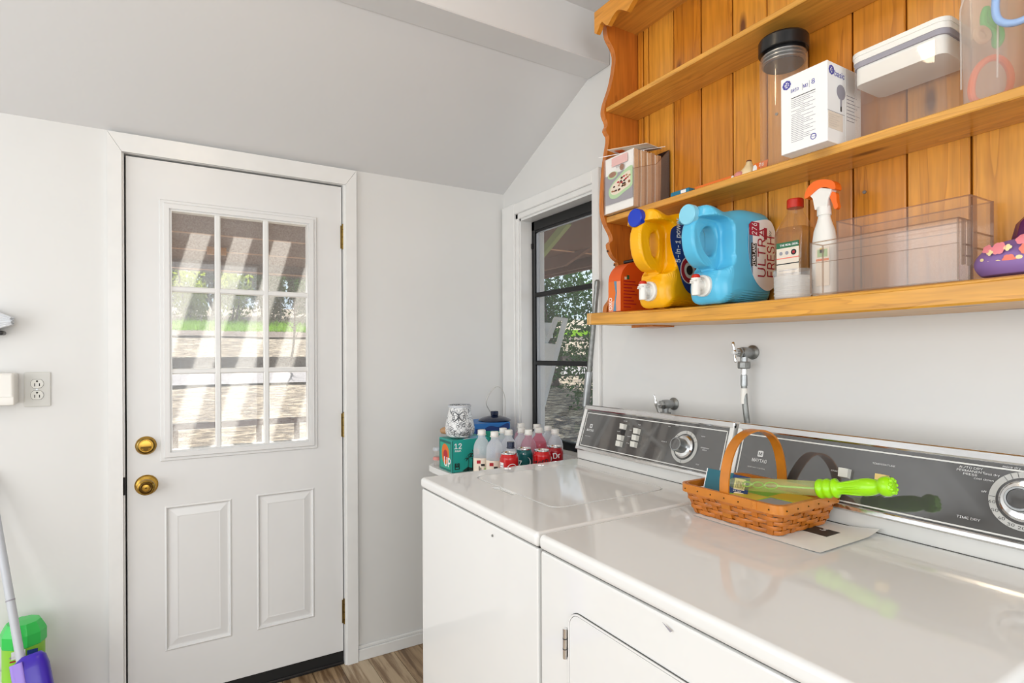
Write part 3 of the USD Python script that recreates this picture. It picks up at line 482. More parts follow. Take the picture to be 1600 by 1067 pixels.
# ------------------------------------------------------------------ detergent jugs lying on the ledge
def jug(name, label, o, ang, L, Hh, Th, body, capmat, lab, hk=(1, 1)):
    """A big dispenser jug on its side: bottom to top runs along A, the handle and the tap are at the top end."""
    A = np.array([-math.sin(ang), math.cos(ang), 0]); Z = np.array([0, 0, 1.0]); B = np.array([math.cos(ang), math.sin(ang), 0])   # B: from the seen face into the shelf
    t = thing(name, label, 'jug', o)
    def P(a, v, b): return np.array(o) + A * a * L + Z * v * Hh + B * b
    out = spline([(.03, .03), (0, .12), (0, .5), (0, .88), (.05, .965), (.16, .985), (.34, .985), (.50, .955), (.64, .93), (.78, .965), (.87, .955), (.90, .86), (.935, .78), (.955, .68), (.945, .57), (.905, .465), (.84, .395), (.76, .36), (.70, .345), (.70, .30), (.725, .24), (.725, .07), (.69, .0), (.55, .0), (.35, .0), (.12, .004)], 170, True)
    poly = Polygon([(a * L, v * Hh) for a, v in out]).buffer(0)
    hole = Polygon([(a * L, v * Hh) for a, v in spline([(.635, .62), (.65, .72), (.70, .775), (.77, .765), (.83, .70), (.845, .61), (.815, .525), (.755, .475), (.69, .475), (.65, .53)], 60, True)])
    hole = affinity.scale(hole, *hk)
    M = None
    for k, (ins, b0, b1) in enumerate([(.034 * (1 - math.sin(u)), .034 * (1 - math.cos(u)) / Th, 1 - .034 * (1 - math.cos(u)) / Th) for u in np.linspace(.12, 1.5, 8)]):
        g = poly.buffer(-ins * 1.0)
        q = mani(basis(trimesh.creation.extrude_polygon(g if g.geom_type == 'Polygon' else max(g.geoms, key=lambda u: u.area), (b1 - b0) * Th, engine='earcut'), np.array(o) + B * b0 * Th, A, Z, B))
        M = q if M is None else M + q
    M = M - mani(basis(trimesh.creation.extrude_polygon(hole, Th * 1.4, engine='earcut'), np.array(o) - B * .2 * Th, A, Z, B))
    # the handle is a slim grip: cut both faces back around the hole
    grip = Polygon([(.60 * L, .36 * Hh), (.60 * L, .82 * Hh), (1.1 * L, .82 * Hh), (1.1 * L, .345 * Hh), (.70 * L, .345 * Hh)]).buffer(-.028, 16).buffer(.034, 16)
    for b0 in (-.22, .66): M = M - mani(basis(trimesh.creation.extrude_polygon(grip, Th * .56, engine='earcut'), np.array(o) + B * b0 * Th, A, Z, B))
    vb = .044; mid = B * Th * .5
    M = M + mani(lathe([(0, 0), (.043, 0), (.043, .46 * L), (.040, .50 * L), (.036, .52 * L), (0, .52 * L)], np.array(o) + mid + A * .20 * L + Z * vb, A, 40))
    M = M + mani(lathe([(0, 0), (.026, 0), (.024, .34 * L), (0, .34 * L)], np.array(o) + mid + A * .54 * L + Z * .875 * Hh, A, 32))
    bd = soft(M, .006, 45); part(t, 'body', bd, body, True)
    r0 = np.array(o) + mid + A * .885 * L + Z * .88 * Hh
    cp = part(t, 'cap', lathe([(0, 0), (.0245, 0), (.0265, .002), (.0265, .018), (.0245, .0205), (0, .0215)], r0, A, 40), capmat, 25, label='round screw cap')
    s0 = np.array(o) + mid + A * .725 * L + Z * vb
    sp = part(t, 'tap_collar', lathe([(0, -.006), (.0275, -.006), (.0285, 0), (.0285, .010), (.026, .012), (.0225, .0125), (.0215, .009), (.014, .0095), (.0125, .012), (.0125, .030), (0, .030)], s0, A, 40), 'white_plastic', 25, label='white dispensing tap')
    q = s0 + A * .032
    part(sp, 'spout', lathe([(0, -.026), (.0105, -.026), (.0115, -.02), (.0115, .014), (.0125, .016), (.0125, .019), (0, .019)], q, (0, 0, 1), 24), 'white_plastic', 25)
    part(sp, 'button', lathe([(.0115, .019), (.011, .024), (.008, .0285), (0, .030)], q, (0, 0, 1), 24), 'red_plastic', True, label='red push button')
    part(sp, 'pin', cyl(q + Z * .006 + A * .010, A, .0025, .011, 10), 'white_plastic'); part(sp, 'flange', basis(rbx(-.013, .013, -.010, .010, -.002, .002, .0018, 3), q + Z * .012, A, B, Z), 'white_plastic', 30)
    def flat(nm, poly, mt, b, d=.0006, par=t, **kw):                    # flat print on the seen face; poly in (a, v) metres
        return part(par, nm, basis(cat(*[trimesh.creation.extrude_polygon(g, d, engine='earcut') for g in getattr(poly, 'geoms', [poly])]), np.array(o) - B * b, A, Z, -B), mt, False, **kw)
    def txt(s, h, a, v, mt, b, bold=False, sx=1.0, al='c'): part(t, 'lettering', words(s, h, np.array(o) + A * a + Z * v - B * b, Z, A, al, .0003, bold, sx), mt, False)
    lab(t, flat, txt, L, Hh); return t
def blue_label(t, flat, txt, L, H):
    sh = Polygon(spline([(.004, .05), (.004, .20), (.020, .222), (.075, .220), (.108, .208), (.117, .175), (.114, .120), (.100, .075), (.072, .045), (.035, .034)], 80, True)).intersection(sbox(.003, 0, 1, 1))
    flat('label', sh, 'white_print', .0014, label='white paper label')
    flat('label_tint', sh.intersection(sbox(.100, 0, .2, 1)), 'blue_label', .0019)
    flat('badge', Polygon([(.072, .178), (.113, .178), (.115, .205), (.104, .214), (.072, .214)]), 'wine_print', .0022)
    txt('276', .021, .0825, .196, 'white_print', .0026, False, .62); flat('badge_bar', sbox(.040, .172, .052, .203), 'wine_print', .0022); txt('odor', .010, .020, .186, 'black_print', .0020, False, .8)
    flat('name_block', sbox(.084, .096, .106, .158), 'black_print', .0022); txt('KIRKLAND', .0125, .0885, .127, 'white_print', .0026, True, .72)
    txt('ULTRA', .033, .046, .070, 'wine_print', .0022, False, .92, 'l'); txt('FRESH', .033, .006, .072, 'wine_print', .0022, False, .80, 'l')
def navy_label(t, flat, txt, L, H):
    sh = Polygon(spline([(.004, .035), (.004, .225), (.06, .235), (.165, .232), (.196, .215), (.200, .185), (.188, .145), (.164, .105), (.150, .070), (.130, .045), (.07, .030)], 80, True)).intersection(sbox(.003, 0, 1, 1))
    flat('label', sh, 'navy_print', .0014, label='navy blue label'); txt('5-in-1 power', .020, .158, .188, 'white_print', .0020, True, .70)
    for m, r0, r1, e in (('cream_paper', .040, 0, .0020), ('red_print', .037, .024, .0024), ('black_print', .014, 0, .0024)):
        g = Point(.118, .105).buffer(r0)
        flat('round_badge', g.difference(Point(.118, .105).buffer(r1)) if r1 else g, m, e)
def at(a_top, ang, L):                                                # origin (bottom end) from the top end
    return np.array(a_top) - np.array([-math.sin(ang), math.cos(ang), 0]) * L
za_ = sag(1.1) + .0005
yj = jug('detergent_jug', 'yellow plastic detergent jug lying on the ledge, with blue cap and white tap', (1.424, 1.166, sag(1.30) + .0045), math.radians(93), .290, .286, .128, 'yellow_plastic', 'cobalt_plastic', navy_label, (.62, .86))
bj = jug('detergent_jug', 'light blue plastic detergent jug lying on the ledge, white label with red lettering', (1.424, .962, sag(1.10) + .0042), math.radians(90), .290, .256, .128, 'blue_plastic', 'pale_blue_plastic', blue_label)

# ------------------------------------------------------------------ other things on the ledge
zl = lambda y, h=0.0: max(sag(y - h), sag(y + h)) + .0008
# orange booster box with an arched back
z0 = zl(1.428, .035); t = thing('powder_tub', 'orange arched powder tub at the left end of the ledge beside the yellow jug', 'tub', (1.30, 1.428, z0))
arch = Polygon([(1.256, 0), (1.256, .099)] + [(1.256 + .075 - .075 * math.cos(a), .099 + .066 * math.sin(a)) for a in np.linspace(0.02, math.pi / 2, 14)] + [(1.40, .165), (1.40, 0)])
part(t, 'body', prism(arch, (0, 1.458, z0), (1, 0, 0), (0, 0, 1), .060), 'orange_card', 30); part(t, 'back_label', prism(arch.buffer(-.006), (0, 1.3978, z0), (1, 0, 0), (0, 0, 1), .0006), 'orange_card', False)
part(t, 'front_face', bx(1.2553, 1.256, 1.3985, 1.4575, z0 + .001, z0 + .098), 'salmon_card', False)
cv = Polygon([(.024, 0), (.030, .03), (.036, .06), (.028, .098), (.040, .098), (.042, .06), (.036, .03), (.038, 0)])
part(t, 'colour_band', prism(cv, (1.2552, 1.4575, z0 + .001), (0, -1, 0), (0, 0, 1), .0005), 'blue_label', False); part(t, 'colour_band', prism(Polygon([(.0, .03), (.0, .098), (.028, .098), (.036, .06), (.030, .035)]), (1.2554, 1.4575, z0 + .001), (0, -1, 0), (0, 0, 1), .0003), 'orange_print', False)
part(t, 'lettering', words('OXO', .014, (1.2550, 1.4400, z0 + .026), (0, 0, 1), (0, 1, 0), 'c', .0003, True, 1.0), 'white_print', False)
part(t, 'lid', bx(1.318, 1.40, 1.402, 1.456, z0 + .165, z0 + .176, .003), 'black_plastic', False)
for k in range(9): part(t, 'print_line', bx(1.268, 1.268 + .03 + .035 * ((k * 37) % 10) / 10, 1.3966, 1.3972, z0 + .012 + k * .0105, z0 + .0155 + k * .0105), 'red_print', False)
part(t, 'emblem', bx(1.282, 1.292, 1.3964, 1.3972, z0 + .105, z0 + .118), 'green_print', False); part(t, 'emblem', bx(1.272, 1.281, 1.3964, 1.3972, z0 + .103, z0 + .112), 'cream_paper', False)
# vinegar bottle
vy_, vxx = .864, 1.362; z0 = zl(vy_, .045); t = thing('vinegar_bottle', 'clear bottle of amber liquid with a red cap and a green-banded label', 'bottle', (vxx, vy_, z0))
part(t, 'bottle', lathe([(0, 0), (.040, 0), (.0435, .006), (.0435, .165), (.041, .180), (.017, .226), (.0155, .232), (.0155, .242), (0, .242)], (vxx, vy_, z0), n=48, sq=3.2), 'vinegar_neck', 30)
part(t, 'liquid', lathe([(0, .004), (.039, .004), (.041, .008), (.041, .172), (.036, .186), (0, .186)], (vxx, vy_, z0), n=48, sq=3.2), 'vinegar_plastic', 30)
part(t, 'cap', lathe([(0, .238), (.0195, .238), (.0195, .258), (.0180, .2605), (0, .2605)], (vxx, vy_, z0), n=36), 'red_plastic', 25, label='red screw cap')
for nm, za1, zb1, m in (('label', .03, .145, 'cream_paper'), ('label_band', .133, .147, 'green_print'), ('label_line', .106, .1085, 'coral_paint'), ('label_line', .092, .0945, 'black_print')): part(t, nm, bx(vxx - .0449 - (.0004 if nm != 'label' else 0), vxx - .0437, vy_ - .037, vy_ + .022, z0 + za1, z0 + zb1), m, False)
part(t, 'lettering', words('THE REAL DEAL', .0048, (vxx - .0454, vy_ - .012, z0 + .1375), (0, -1, 0), (0, 0, 1), 'c', .0003, True), 'white_print', False)
for dy, m in ((.010, 'grey_print'), (-.006, 'grey_print'), (-.024, 'black_print')): part(t, 'emblem', prism(Point(0, 0).buffer(.0045 if m == 'grey_print' else .007), (vxx - .0450, vy_ + dy, z0 + .120), (0, -1, 0), (0, 0, 1), .0004, Z=(-1, 0, 0)), m, False)
part(t, 'emblem_heart', prism(Point(0, 0).buffer(.0035), (vxx - .0453, vy_ - .024, z0 + .120), (0, -1, 0), (0, 0, 1), .0004, Z=(-1, 0, 0)), 'red_print', False)
for k in range(5): part(t, 'print_line', bx(vxx - .0452, vxx - .0445, vy_ - .033, vy_ + .017, z0 + .040 + k * .009, z0 + .0415 + k * .009), 'grey_print', False)
# stacked clear tubs
cxx, cyy = 1.277, .818; z0 = zl(cyy, .042); t = thing('stacked_cup', 'low stack of milky plastic cups in front of the amber bottle', 'cup', (cxx, cyy, z0))
part(t, 'cup', lathe([(0, 0), (.0385, 0), (.0395, .003), (.0405, .052), (.041, .053), (.0395, .0535), (.038, .004), (0, .003)], (cxx, cyy, z0), n=44), 'cup_plastic', 30)
part(t, 'rim', lathe([(.0395, .0525), (.0418, .0525), (.0422, .0675), (.041, .069), (.0395, .0675), (.0392, .054)], (cxx, cyy, z0), n=44), 'acrylic', 30)
for k in range(5): part(t, 'nested_edge', lathe([(.0392, .008 + .009 * k), (.0409, .0085 + .009 * k), (.0409, .0105 + .009 * k), (.0392, .011 + .009 * k)], (cxx, cyy, z0), n=44), 'cup_plastic', 30)
# spray bottle
bxx, byy = 1.330, .771; z0 = zl(byy, .03); t = thing('spray_bottle', 'white trigger spray bottle with an orange head beside the amber bottle', 'bottle', (bxx, byy, z0))
def oval(z, rx, ry, dy=0.0): return [(bxx + rx * math.cos(a), byy + dy + ry * math.sin(a), z0 + z) for a in np.linspace(0, 2 * math.pi, 28, endpoint=False)]
def loft(rings, caps=True):
    n = len(rings[0]); V = [p for r in rings for p in r]; F = []
    for i in range(len(rings) - 1):
        for j in range(n): F += [[i * n + j, i * n + (j + 1) % n, (i + 1) * n + (j + 1) % n], [i * n + j, (i + 1) * n + (j + 1) % n, (i + 1) * n + j]]
    if caps:
        for i, s in ((0, 1), (len(rings) - 1, -1)):
            V.append(tuple(np.mean(rings[i], 0))); c = len(V) - 1
            for j in range(n): F.append([c, i * n + (j + 1) % n, i * n + j][::s])
    m = trimesh.Trimesh(np.array(V), np.array(F), process=False); trimesh.repair.fix_normals(m); return m
part(t, 'bottle', loft([oval(0, .018, .025), oval(.004, .020, .0275), oval(.06, .020, .0275), (oval(.105, .020, .028)), oval(.135, .0195, .0275), oval(.160, .018, .024), oval(.182, .014, .016), oval(.192, .0125, .0135), oval(.205, .0125, .0135)]), 'white_plastic', 40)
part(t, 'neck_collar', lathe([(0, .196), (.0155, .196), (.0155, .216), (0, .216)], (bxx, byy, z0), n=28), 'white_plastic', 30)
hd = Polygon([(-.017, .212), (.013, .212), (.015, .232), (.021, .244), (.024, .252), (-.006, .262), (-.030, .250), (-.022, .240)])
part(t, 'spray_head', prism(hd, (bxx - .010, byy, z0), (0, -1, 0), (0, 0, 1), .020, Z=(1, 0, 0)), 'white_plastic', False)
hood = Polygon(spline([(-.040, .244), (-.035, .266), (-.014, .280), (.014, .276), (.032, .262), (.033, .250), (.016, .256), (-.006, .260), (-.024, .250)], 60, True))
part(t, 'hood', prism(hood, (bxx - .0125, byy, z0), (0, -1, 0), (0, 0, 1), .025, Z=(1, 0, 0)), 'orange_plastic', 30, label='orange hood')
trg = Polygon(spline([(.018, .246), (.028, .244), (.033, .222), (.034, .206), (.030, .204), (.024, .215), (.018, .232)], 50, True))
part(t, 'trigger', prism(trg, (bxx - .006, byy, z0), (0, -1, 0), (0, 0, 1), .012, Z=(1, 0, 0)), 'orange_plastic', 30, label='orange trigger')
for nm, y0, y1, a, b, m in (('label', -.024, .008, .028, .118, 'cream_paper'), ('label_picture', -.020, .004, .095, .113, 'green_soft'), ('label_picture', -.012, -.002, .105, .116, 'gold_print'), ('label_line', -.023, .007, .086, .091, 'orange_print')): part(t, nm, bx(bxx - .0222 - (.0004 if nm != 'label' else 0), bxx - .0205, byy + y0, byy + y1, z0 + a, z0 + b), m, False)
part(t, 'lettering', words('spray', .006, (bxx - .0206, byy + .017, z0 + .035), (0, 0, 1), (0, 1, 0), 'c', .0003, True), 'black_print', False)
# two clear acrylic bins
def sheet(p, q, za, zb): return trimesh.Trimesh([(*p, za), (*q, za), (*q, zb), (*p, zb)], [[0, 1, 2], [0, 2, 3]], process=False)
def acrylic_bin(label, x0, x1, y0, y1, z0, h, lip, handle):
    t = thing('storage_bin', label, 'bin', ((x0 + x1) / 2, (y0 + y1) / 2, z0)); w = .0022
    part(t, 'base', bx(x0, x1, y0, y1, z0, z0 + w), 'acrylic', False)
    for p, q in (((x0, y0), (x0, y1)), ((x1, y0), (x1, y1)), ((x0, y1), (x1, y1)), ((x0, y0), (x1, y0))): part(t, 'wall', sheet(p, q, z0 + w, z0 + h), 'acrylic', False)   # thin clear sheets with thick edges
    for q in ((x0 - lip, x0 + w, y0, y1), (x1 - w, x1 + lip, y0, y1), (x0, x1, y1 - w, y1 + lip), (x0, x1, y0 - lip, y0 + w)): part(t, 'rim', bx(*q, z0 + h, z0 + h + .0022), 'acrylic_edge', False)
    for xx in (x0, x1 - w):
        for yy in (y0, y1 - w): part(t, 'corner', bx(xx - .0003, xx + w + .0003, yy - .0003, yy + w + .0003, z0 + w, z0 + h), 'acrylic_edge', False)
    part(t, 'step', bx(x0 - .0006, x0, y0, y1, z0 + h * .60, z0 + h * .60 + .0015), 'acrylic_edge', False)
    if handle:
        for xx in (x0 + .012, x1 - .014): part(t, 'handle_rib', bx(xx, xx + .002, y0 - .006, y0, z0 + .03, z0 + h), 'acrylic_edge', False)
        part(t, 'handle_bar', bx(x0 + .012, x1 - .012, y0 - .005, y0 - .001, z0 + h * .58, z0 + h * .58 + .002), 'acrylic_edge', False); part(t, 'handle_bar', bx(x0 + .012, x1 - .012, y0 - .005, y0 - .001, z0 + h * .40, z0 + h * .40 + .002), 'acrylic_edge', False)
    return t
acrylic_bin('long clear acrylic bin at the front edge of the ledge, with a looped end handle', 1.2405, 1.290, .470, .752, zl(.62, .16), .1145, .001, True)
acrylic_bin('taller clear acrylic bin behind the front one, against the pine boards', 1.312, 1.415, .478, .732, zl(.62, .16), .168, .001, True)
# painted stone and purple jar
rx_, ry_ = 1.300, .398; z0 = zl(ry_, .07); t = thing('painted_stone', 'purple painted stone with pink flowers at the right end of the ledge', 'stone', (rx_, ry_, z0))
st = trimesh.creation.icosphere(5, 1.0); v = st.vertices; v = v * np.array([.044, .068, .041]); v *= (1 + .05 * (meshkit.noise(st.vertices * 1.7 + 5, 3) - .5))[:, None]
v[:, 2] = np.where(v[:, 2] < -.022, -.022 + (v[:, 2] + .022) * .25, v[:, 2]); v[:, 2] -= v[:, 2].min(); stm = trimesh.Trimesh(v + [rx_, ry_, z0], st.faces, process=False); part(t, 'stone', stm, 'purple_paint', True)
def blob(pars, y, z, r, m, lobes=0):                                   # a dab of paint lying on the stone
    X, Y = np.array([0, -1.0, 0]), np.array([0, 0, 1.0]); pts = []
    poly = unary_union([Point(r * .55 * math.cos(a), r * .55 * math.sin(a)).buffer(r * .52) for a in np.linspace(0, 2 * math.pi, lobes, endpoint=False)] + [Point(0, 0).buffer(r * .6)]) if lobes else affinity.scale(Point(0, 0).buffer(r), 1, .75)
    g = trimesh.creation.extrude_polygon(poly.simplify(.0004), .0004, engine='earcut'); g = g.subdivide().subdivide(); p = np.array(g.vertices)
    w = np.array([rx_ - .2, y, z0 + z]) + np.outer(p[:, 0], X) + np.outer(p[:, 1], Y)
    loc = w - [rx_, ry_, z0 + .036]; q = np.clip(1 - (loc[:, 1] / .0685) ** 2 - (loc[:, 2] / .042) ** 2, 0.01, 1); w[:, 0] = rx_ - .0448 * np.sqrt(q) - .0002 - p[:, 2]
    part(pars, 'paint_dab', trimesh.Trimesh(w, g.faces, process=False), m, True)
for y, z, r, m, l in ((.418, .050, .011, 'pink_paint', 6), (.437, .052, .008, 'pink_paint', 5), (.402, .027, .0095, 'coral_paint', 6), (.385, .062, .010, 'pink_paint', 6), (.378, .044, .010, 'coral_paint', 6), (.431, .044, .0055, 'cream_paint', 4), (.434, .026, .004, 'cream_paint', 0), (.404, .049, .006, 'cream_paint', 4), (.418, .026, .0045, 'cream_paint', 0), (.442, .020, .0045, 'cream_paint', 4), (.388, .030, .005, 'cream_paint', 0), (.4445, .033, .0038, 'cream_paint', 0)): blob(t, y, z, r, m, l)
jx, jy = 1.3865, .398; z0 = zl(jy, .045); t = thing('pumpkin_jar', 'dark purple ribbed glass pumpkin with a brown stem, behind the painted stone', 'ornament', (jx, jy, z0))
th = np.linspace(0, 2 * math.pi, 96, endpoint=False); rr = 1 - .07 * np.abs(np.sin(th * 5)) ** .6 * 1.0
prof = [(.0, .0), (.020, .0), (.034, .012), (.042, .040), (.042, .075), (.034, .108), (.018, .126), (.006, .130), (0, .1295)]
part(t, 'pumpkin', loft([[(jx + r * k * math.cos(a), jy + r * k * math.sin(a), z0 + h) for a, k in zip(th, rr)] for r, h in prof[1:-1]]), 'purple_glass', 40)
part(t, 'stem', tube(spline([(jx, jy, z0 + .127), (jx, jy + .002, z0 + .150), (jx - .004, jy + .007, z0 + .172), (jx - .004, jy + .016, z0 + .186)], 14), np.linspace(.008, .005, 14), 12), 'stem_brown', True)

# ------------------------------------------------------------------ things on the middle shelf
SZ = 1.8135
# magazine box with its magazines and two loose papers on top
mx0, mx1, my0, my1 = 1.262, 1.420, 1.343, 1.487
t = thing('magazine_holder', 'clear acrylic magazine box at the left end of the middle shelf', 'box', ((mx0 + mx1) / 2, (my0 + my1) / 2, SZ))
for p, q, h in (((mx0, my0), (mx0, my1), .186), ((mx1, my0), (mx1, my1), .205), ((mx0, my1), (mx1, my1), .19)): part(t, 'wall', sheet(p, q, SZ, SZ + h), 'acrylic', False)
part(t, 'side_wall', prism(Polygon([(mx0, 0), (mx1, 0), (mx1, .205), (mx0 + .10, .150), (mx0, .120)]), (0, my0 + .0008, SZ), (1, 0, 0), (0, 0, 1), .0008), 'acrylic', False)
part(t, 'back_panel', bx(mx1, mx1 + .002, my0 - .001, my1, SZ, SZ + .206), 'smoke_card', False, label='dark tinted back panel')
part(t, 'base', bx(mx0, mx1, my0, my1, SZ, SZ + .002), 'acrylic', False)
for p in ((mx0, my0), (mx0, my1 - .002)): part(t, 'edge', bx(p[0], p[0] + .0015, p[1], p[1] + .0015, SZ, SZ + .18), 'acrylic_edge', False)
part(t, 'edge', tube([(mx0, my0, SZ + .12), (mx0 + .10, my0, SZ + .150), (mx1, my0, SZ + .205)], .0009, 6), 'acrylic_edge', False)
xm = mx0 + .003
names = ['front magazine with a green dish of food on its cover, in the clear box', 'second magazine from the front in the clear box', 'third magazine from the front in the clear box', 'fourth magazine from the front in the clear box', 'fifth magazine from the front in the clear box', 'sixth magazine from the front in the clear box', 'seventh magazine from the front in the clear box', 'rearmost magazine in the clear box']
for i, nm in enumerate(names):
    w = (.020, .011, .016, .012, .018, .017, .015, .014)[i]; hgt = (.184, .183, .181, .186, .180, .183, .178, .181)[i]; dy = (.001, .003, .0, .004, .001, .003, .002, .005)[i]
    t = thing('magazine', nm, 'magazine', (xm + w / 2, (my0 + my1) / 2, SZ + .0022), 'magazines in the clear box')
    ya_, yb2 = my0 + .003 + dy, my1 - .004
    lean = np.linspace(0, 1, 8); back = [(xm + w * .05 + .010 * math.sin(u * 2.2) * .25, u * hgt) for u in lean]; fwd = [(xm + w * .92 + .010 * math.sin(u * 2.2) * .25 + .003 * u * (i % 2), u * hgt) for u in lean]
    part(t, 'pages', prism(Polygon(back + fwd[::-1]), (0, yb2, SZ + .0022), (1, 0, 0), (0, 0, 1), yb2 - ya_), 'page_tan' if i % 2 == 0 else 'page_tan_dark', False)
    part(t, 'cover', prism(Polygon([(a - .0005, b) for a, b in back] + [(a + .0002, b) for a, b in back[::-1]]), (0, yb2 + .001, SZ + .0022), (1, 0, 0), (0, 0, 1), yb2 - ya_ + .002), 'white_paper' if i % 3 == 0 else 'cream_paper', False)
    if i == 0:
        X, Y = np.array([0, -1.0, 0]), np.array([0, 0, 1.0]); o = np.array([xm - .0006, yb2, SZ + .002]); W_ = yb2 - ya_
        def pic(nm, poly, m, b): part(t, nm, prism(poly, o - [b, 0, 0], X, Y, .0004, Z=(-1, 0, 0)), m, False)
        pic('picture', sbox(.002, .028, W_ - .001, .125), 'grey_print', .0009); pic('picture', sbox(.035, .150, W_ - .025, .178), 'pink_print', .0009)
        dish = Polygon(spline([(.020, .070), (.045, .098), (.085, .118), (W_ - .001, .128), (W_ - .001, .070), (.10, .055), (.055, .042), (.028, .050)], 60, True)).intersection(sbox(.002, .0, W_ - .001, .2))
        pic('dish', dish, 'mint_dish', .0013); pic('dish', affinity.scale(dish, .84, .70, origin=(.075, .085)), 'cream_paper', .0017)
        for k in range(46):
            a, b = RNG.uniform(.035, W_ - .004), RNG.uniform(.055, .118)
            if affinity.scale(dish, .8, .64, origin=(.075, .085)).contains(Point(a, b)): pic('food', affinity.scale(Point(a, b).buffer(.0042, 3), 1.3, .7), ('food_brown', 'red_print', 'page_tan_dark', 'smoke_card')[k % 4], .0021)
        pic('dish', affinity.scale(Point(.040, .122).buffer(.020), 1.2, .6), 'mint_dish', .0012); pic('food', affinity.scale(Point(.040, .124).buffer(.015), 1.2, .6), 'food_brown', .0016); pic('food', Point(.085, .138).buffer(.010), 'food_brown', .0016)
        part(t, 'lettering', words('Fruit Crisp', .006, o - [.0010, 0, 0] + X * .075 + Y * .142, X, Y, 'c', .0003), 'grey_print', False)
    xm += w
def leaflet(label, pts, m, stripes=()):
    t = thing('leaflet', label, 'leaflet', np.mean(pts, 0), 'papers on the magazine box'); q = np.array(pts); n = np.cross(q[1] - q[0], q[3] - q[0]); n /= np.linalg.norm(n)
    part(t, 'sheet', hull(np.vstack([q - n * .0008, q + n * .0008])), m, False)
    for a, b, c, d, mt in stripes:
        f = lambda u, v: q[0] + (q[1] - q[0]) * u + (q[3] - q[0]) * v
        part(t, 'print', hull(np.array([f(u, v) - n * (.0012 * s) for u in (a, b) for v in (c, d) for s in (-1, 1)])), mt, False)
z = SZ + .189
leaflet('white printed leaflet sticking out over the left side of the magazine box', [(1.243, 1.490, z + .004), (1.300, 1.470, z + .020), (1.400, 1.340, z + .024), (1.300, 1.395, z + .006)], 'white_paper', ((.1, .9, .05, .3, 'pink_print'), (.1, .5, .35, .5, 'grey_print')))
leaflet('upper cream leaflet reaching back over the magazine box', [(1.250, 1.455, z + .021), (1.345, 1.485, z + .026), (1.418, 1.372, z + .030), (1.330, 1.352, z + .026)], 'cream_paper', ((.2, .8, .1, .3, 'orange_print'),))
# small flat packets and a ceramic bulb lying behind the shelf edge
t = thing('seed_packet', 'teal packet lying flat on the middle shelf', 'packet', (1.320, 1.190, SZ)); part(t, 'packet', rbx(1.296, 1.352, 1.150, 1.222, SZ, SZ + .0165, .004, 3), 'teal_blue', 30); part(t, 'print', bx(1.2955, 1.2965, 1.160, 1.180, SZ + .004, SZ + .013), 'white_print', False)
t = thing('card_box', 'long flat orange box lying on the middle shelf', 'box', (1.350, 1.075, SZ)); part(t, 'box', bx(1.315, 1.395, 1.020, 1.145, SZ, SZ + .017, .001), 'orange_print', False); part(t, 'flap', bx(1.3145, 1.3165, 1.022, 1.143, SZ + .002, SZ + .004), 'salmon_card', False)
t = thing('ceramic_bird', 'small pink and white ceramic piece beside the garlic bulb', 'ornament', (1.325, .998, SZ)); part(t, 'body', lathe([(0, 0), (.012, 0), (.015, .008), (.013, .018), (.006, .023), (0, .024)], (1.325, 1.000, SZ), n=24), 'ceramic_pink', True); part(t, 'tip', lathe([(0, 0), (.006, 0), (.006, .014), (0, .019)], (1.322, 1.019, SZ), n=16), 'white_plastic', True)
t = thing('garlic_bulb', 'cream ceramic garlic bulb with a brown tip on the middle shelf', 'ornament', (1.345, .985, SZ))
gp = [(.012, 0), (.024, .004), (.027, .014), (.022, .026), (.014, .034), (.009, .042), (.007, .050)]; th = np.linspace(0, 2 * math.pi, 60, endpoint=False)
part(t, 'bulb', loft([[(1.345 + r * (1 - .06 * abs(math.sin(a * 4))) * math.cos(a), .985 + r * (1 - .06 * abs(math.sin(a * 4))) * math.sin(a), SZ + h) for a in th] for r, h in gp]), 'ceramic_cream', True); part(t, 'tip', lathe([(0, 0), (.0075, 0), (.006, .004), (0, .005)], (1.345, .985, SZ + .049), n=20), 'stem_brown', True)
t = thing('price_card', 'orange and white card reading 76 leaning on the clear jar', 'card', (1.32, .937, SZ)); part(t, 'card', basis(bx(-.024, .018, 0, .034, 0, .0012), (1.322, .935, SZ), (0, -1, 0), (.25, 0, .97), np.cross((0, -1, 0), (.25, 0, .97))), 'orange_print', False)
Xc, Yc = np.array([0, -1.0, 0]), np.array([.25, 0, .97]); Nc = np.cross(Xc, Yc); oc = np.array([1.322, .935, SZ]) + Nc * .0013
part(t, 'lettering', words('76', .009, oc + Yc * .021, Xc, Yc, 'c', .0003, True), 'white_print', False); part(t, 'corner', basis(trimesh.creation.extrude_polygon(Polygon([(-.024, .0), (-.010, .0), (-.012, .022), (-.018, .030), (-.024, .028)]), .0004, engine='earcut'), oc, Xc, Yc, Nc), 'white_print', False)
# tall clear jar with black lid
t = thing('storage_jar', 'tall clear cylindrical jar with a shiny black lid', 'jar', (1.352, .888, SZ)); jo = (1.352, .888, SZ)
part(t, 'jar', lathe([(0, .002), (.052, .002), (.0555, .008), (.0565, .28), (.054, .292)], jo, n=56), 'acrylic', 30); part(t, 'base', lathe([(0, 0), (.050, 0), (.054, .003), (.050, .005), (0, .004)], jo, n=48), 'acrylic_edge', 30)
l = part(t, 'lid', lathe([(0, .300), (.058, .300), (.0595, .302), (.0595, .330), (.057, .3345), (.03, .336), (0, .336)], jo, n=56), 'black_plastic', 25, label='shiny black lid')
for k in range(3): part(l, 'thread', lathe([(.047, .270 + k * .009), (.0515, .272 + k * .009), (.0515, .275 + k * .009), (.047, .277 + k * .009)], jo, n=48), 'brushed_steel', 25)
part(l, 'plug', lathe([(0, .268), (.047, .268), (.047, .300)], jo, n=48), 'black_plastic', 25)
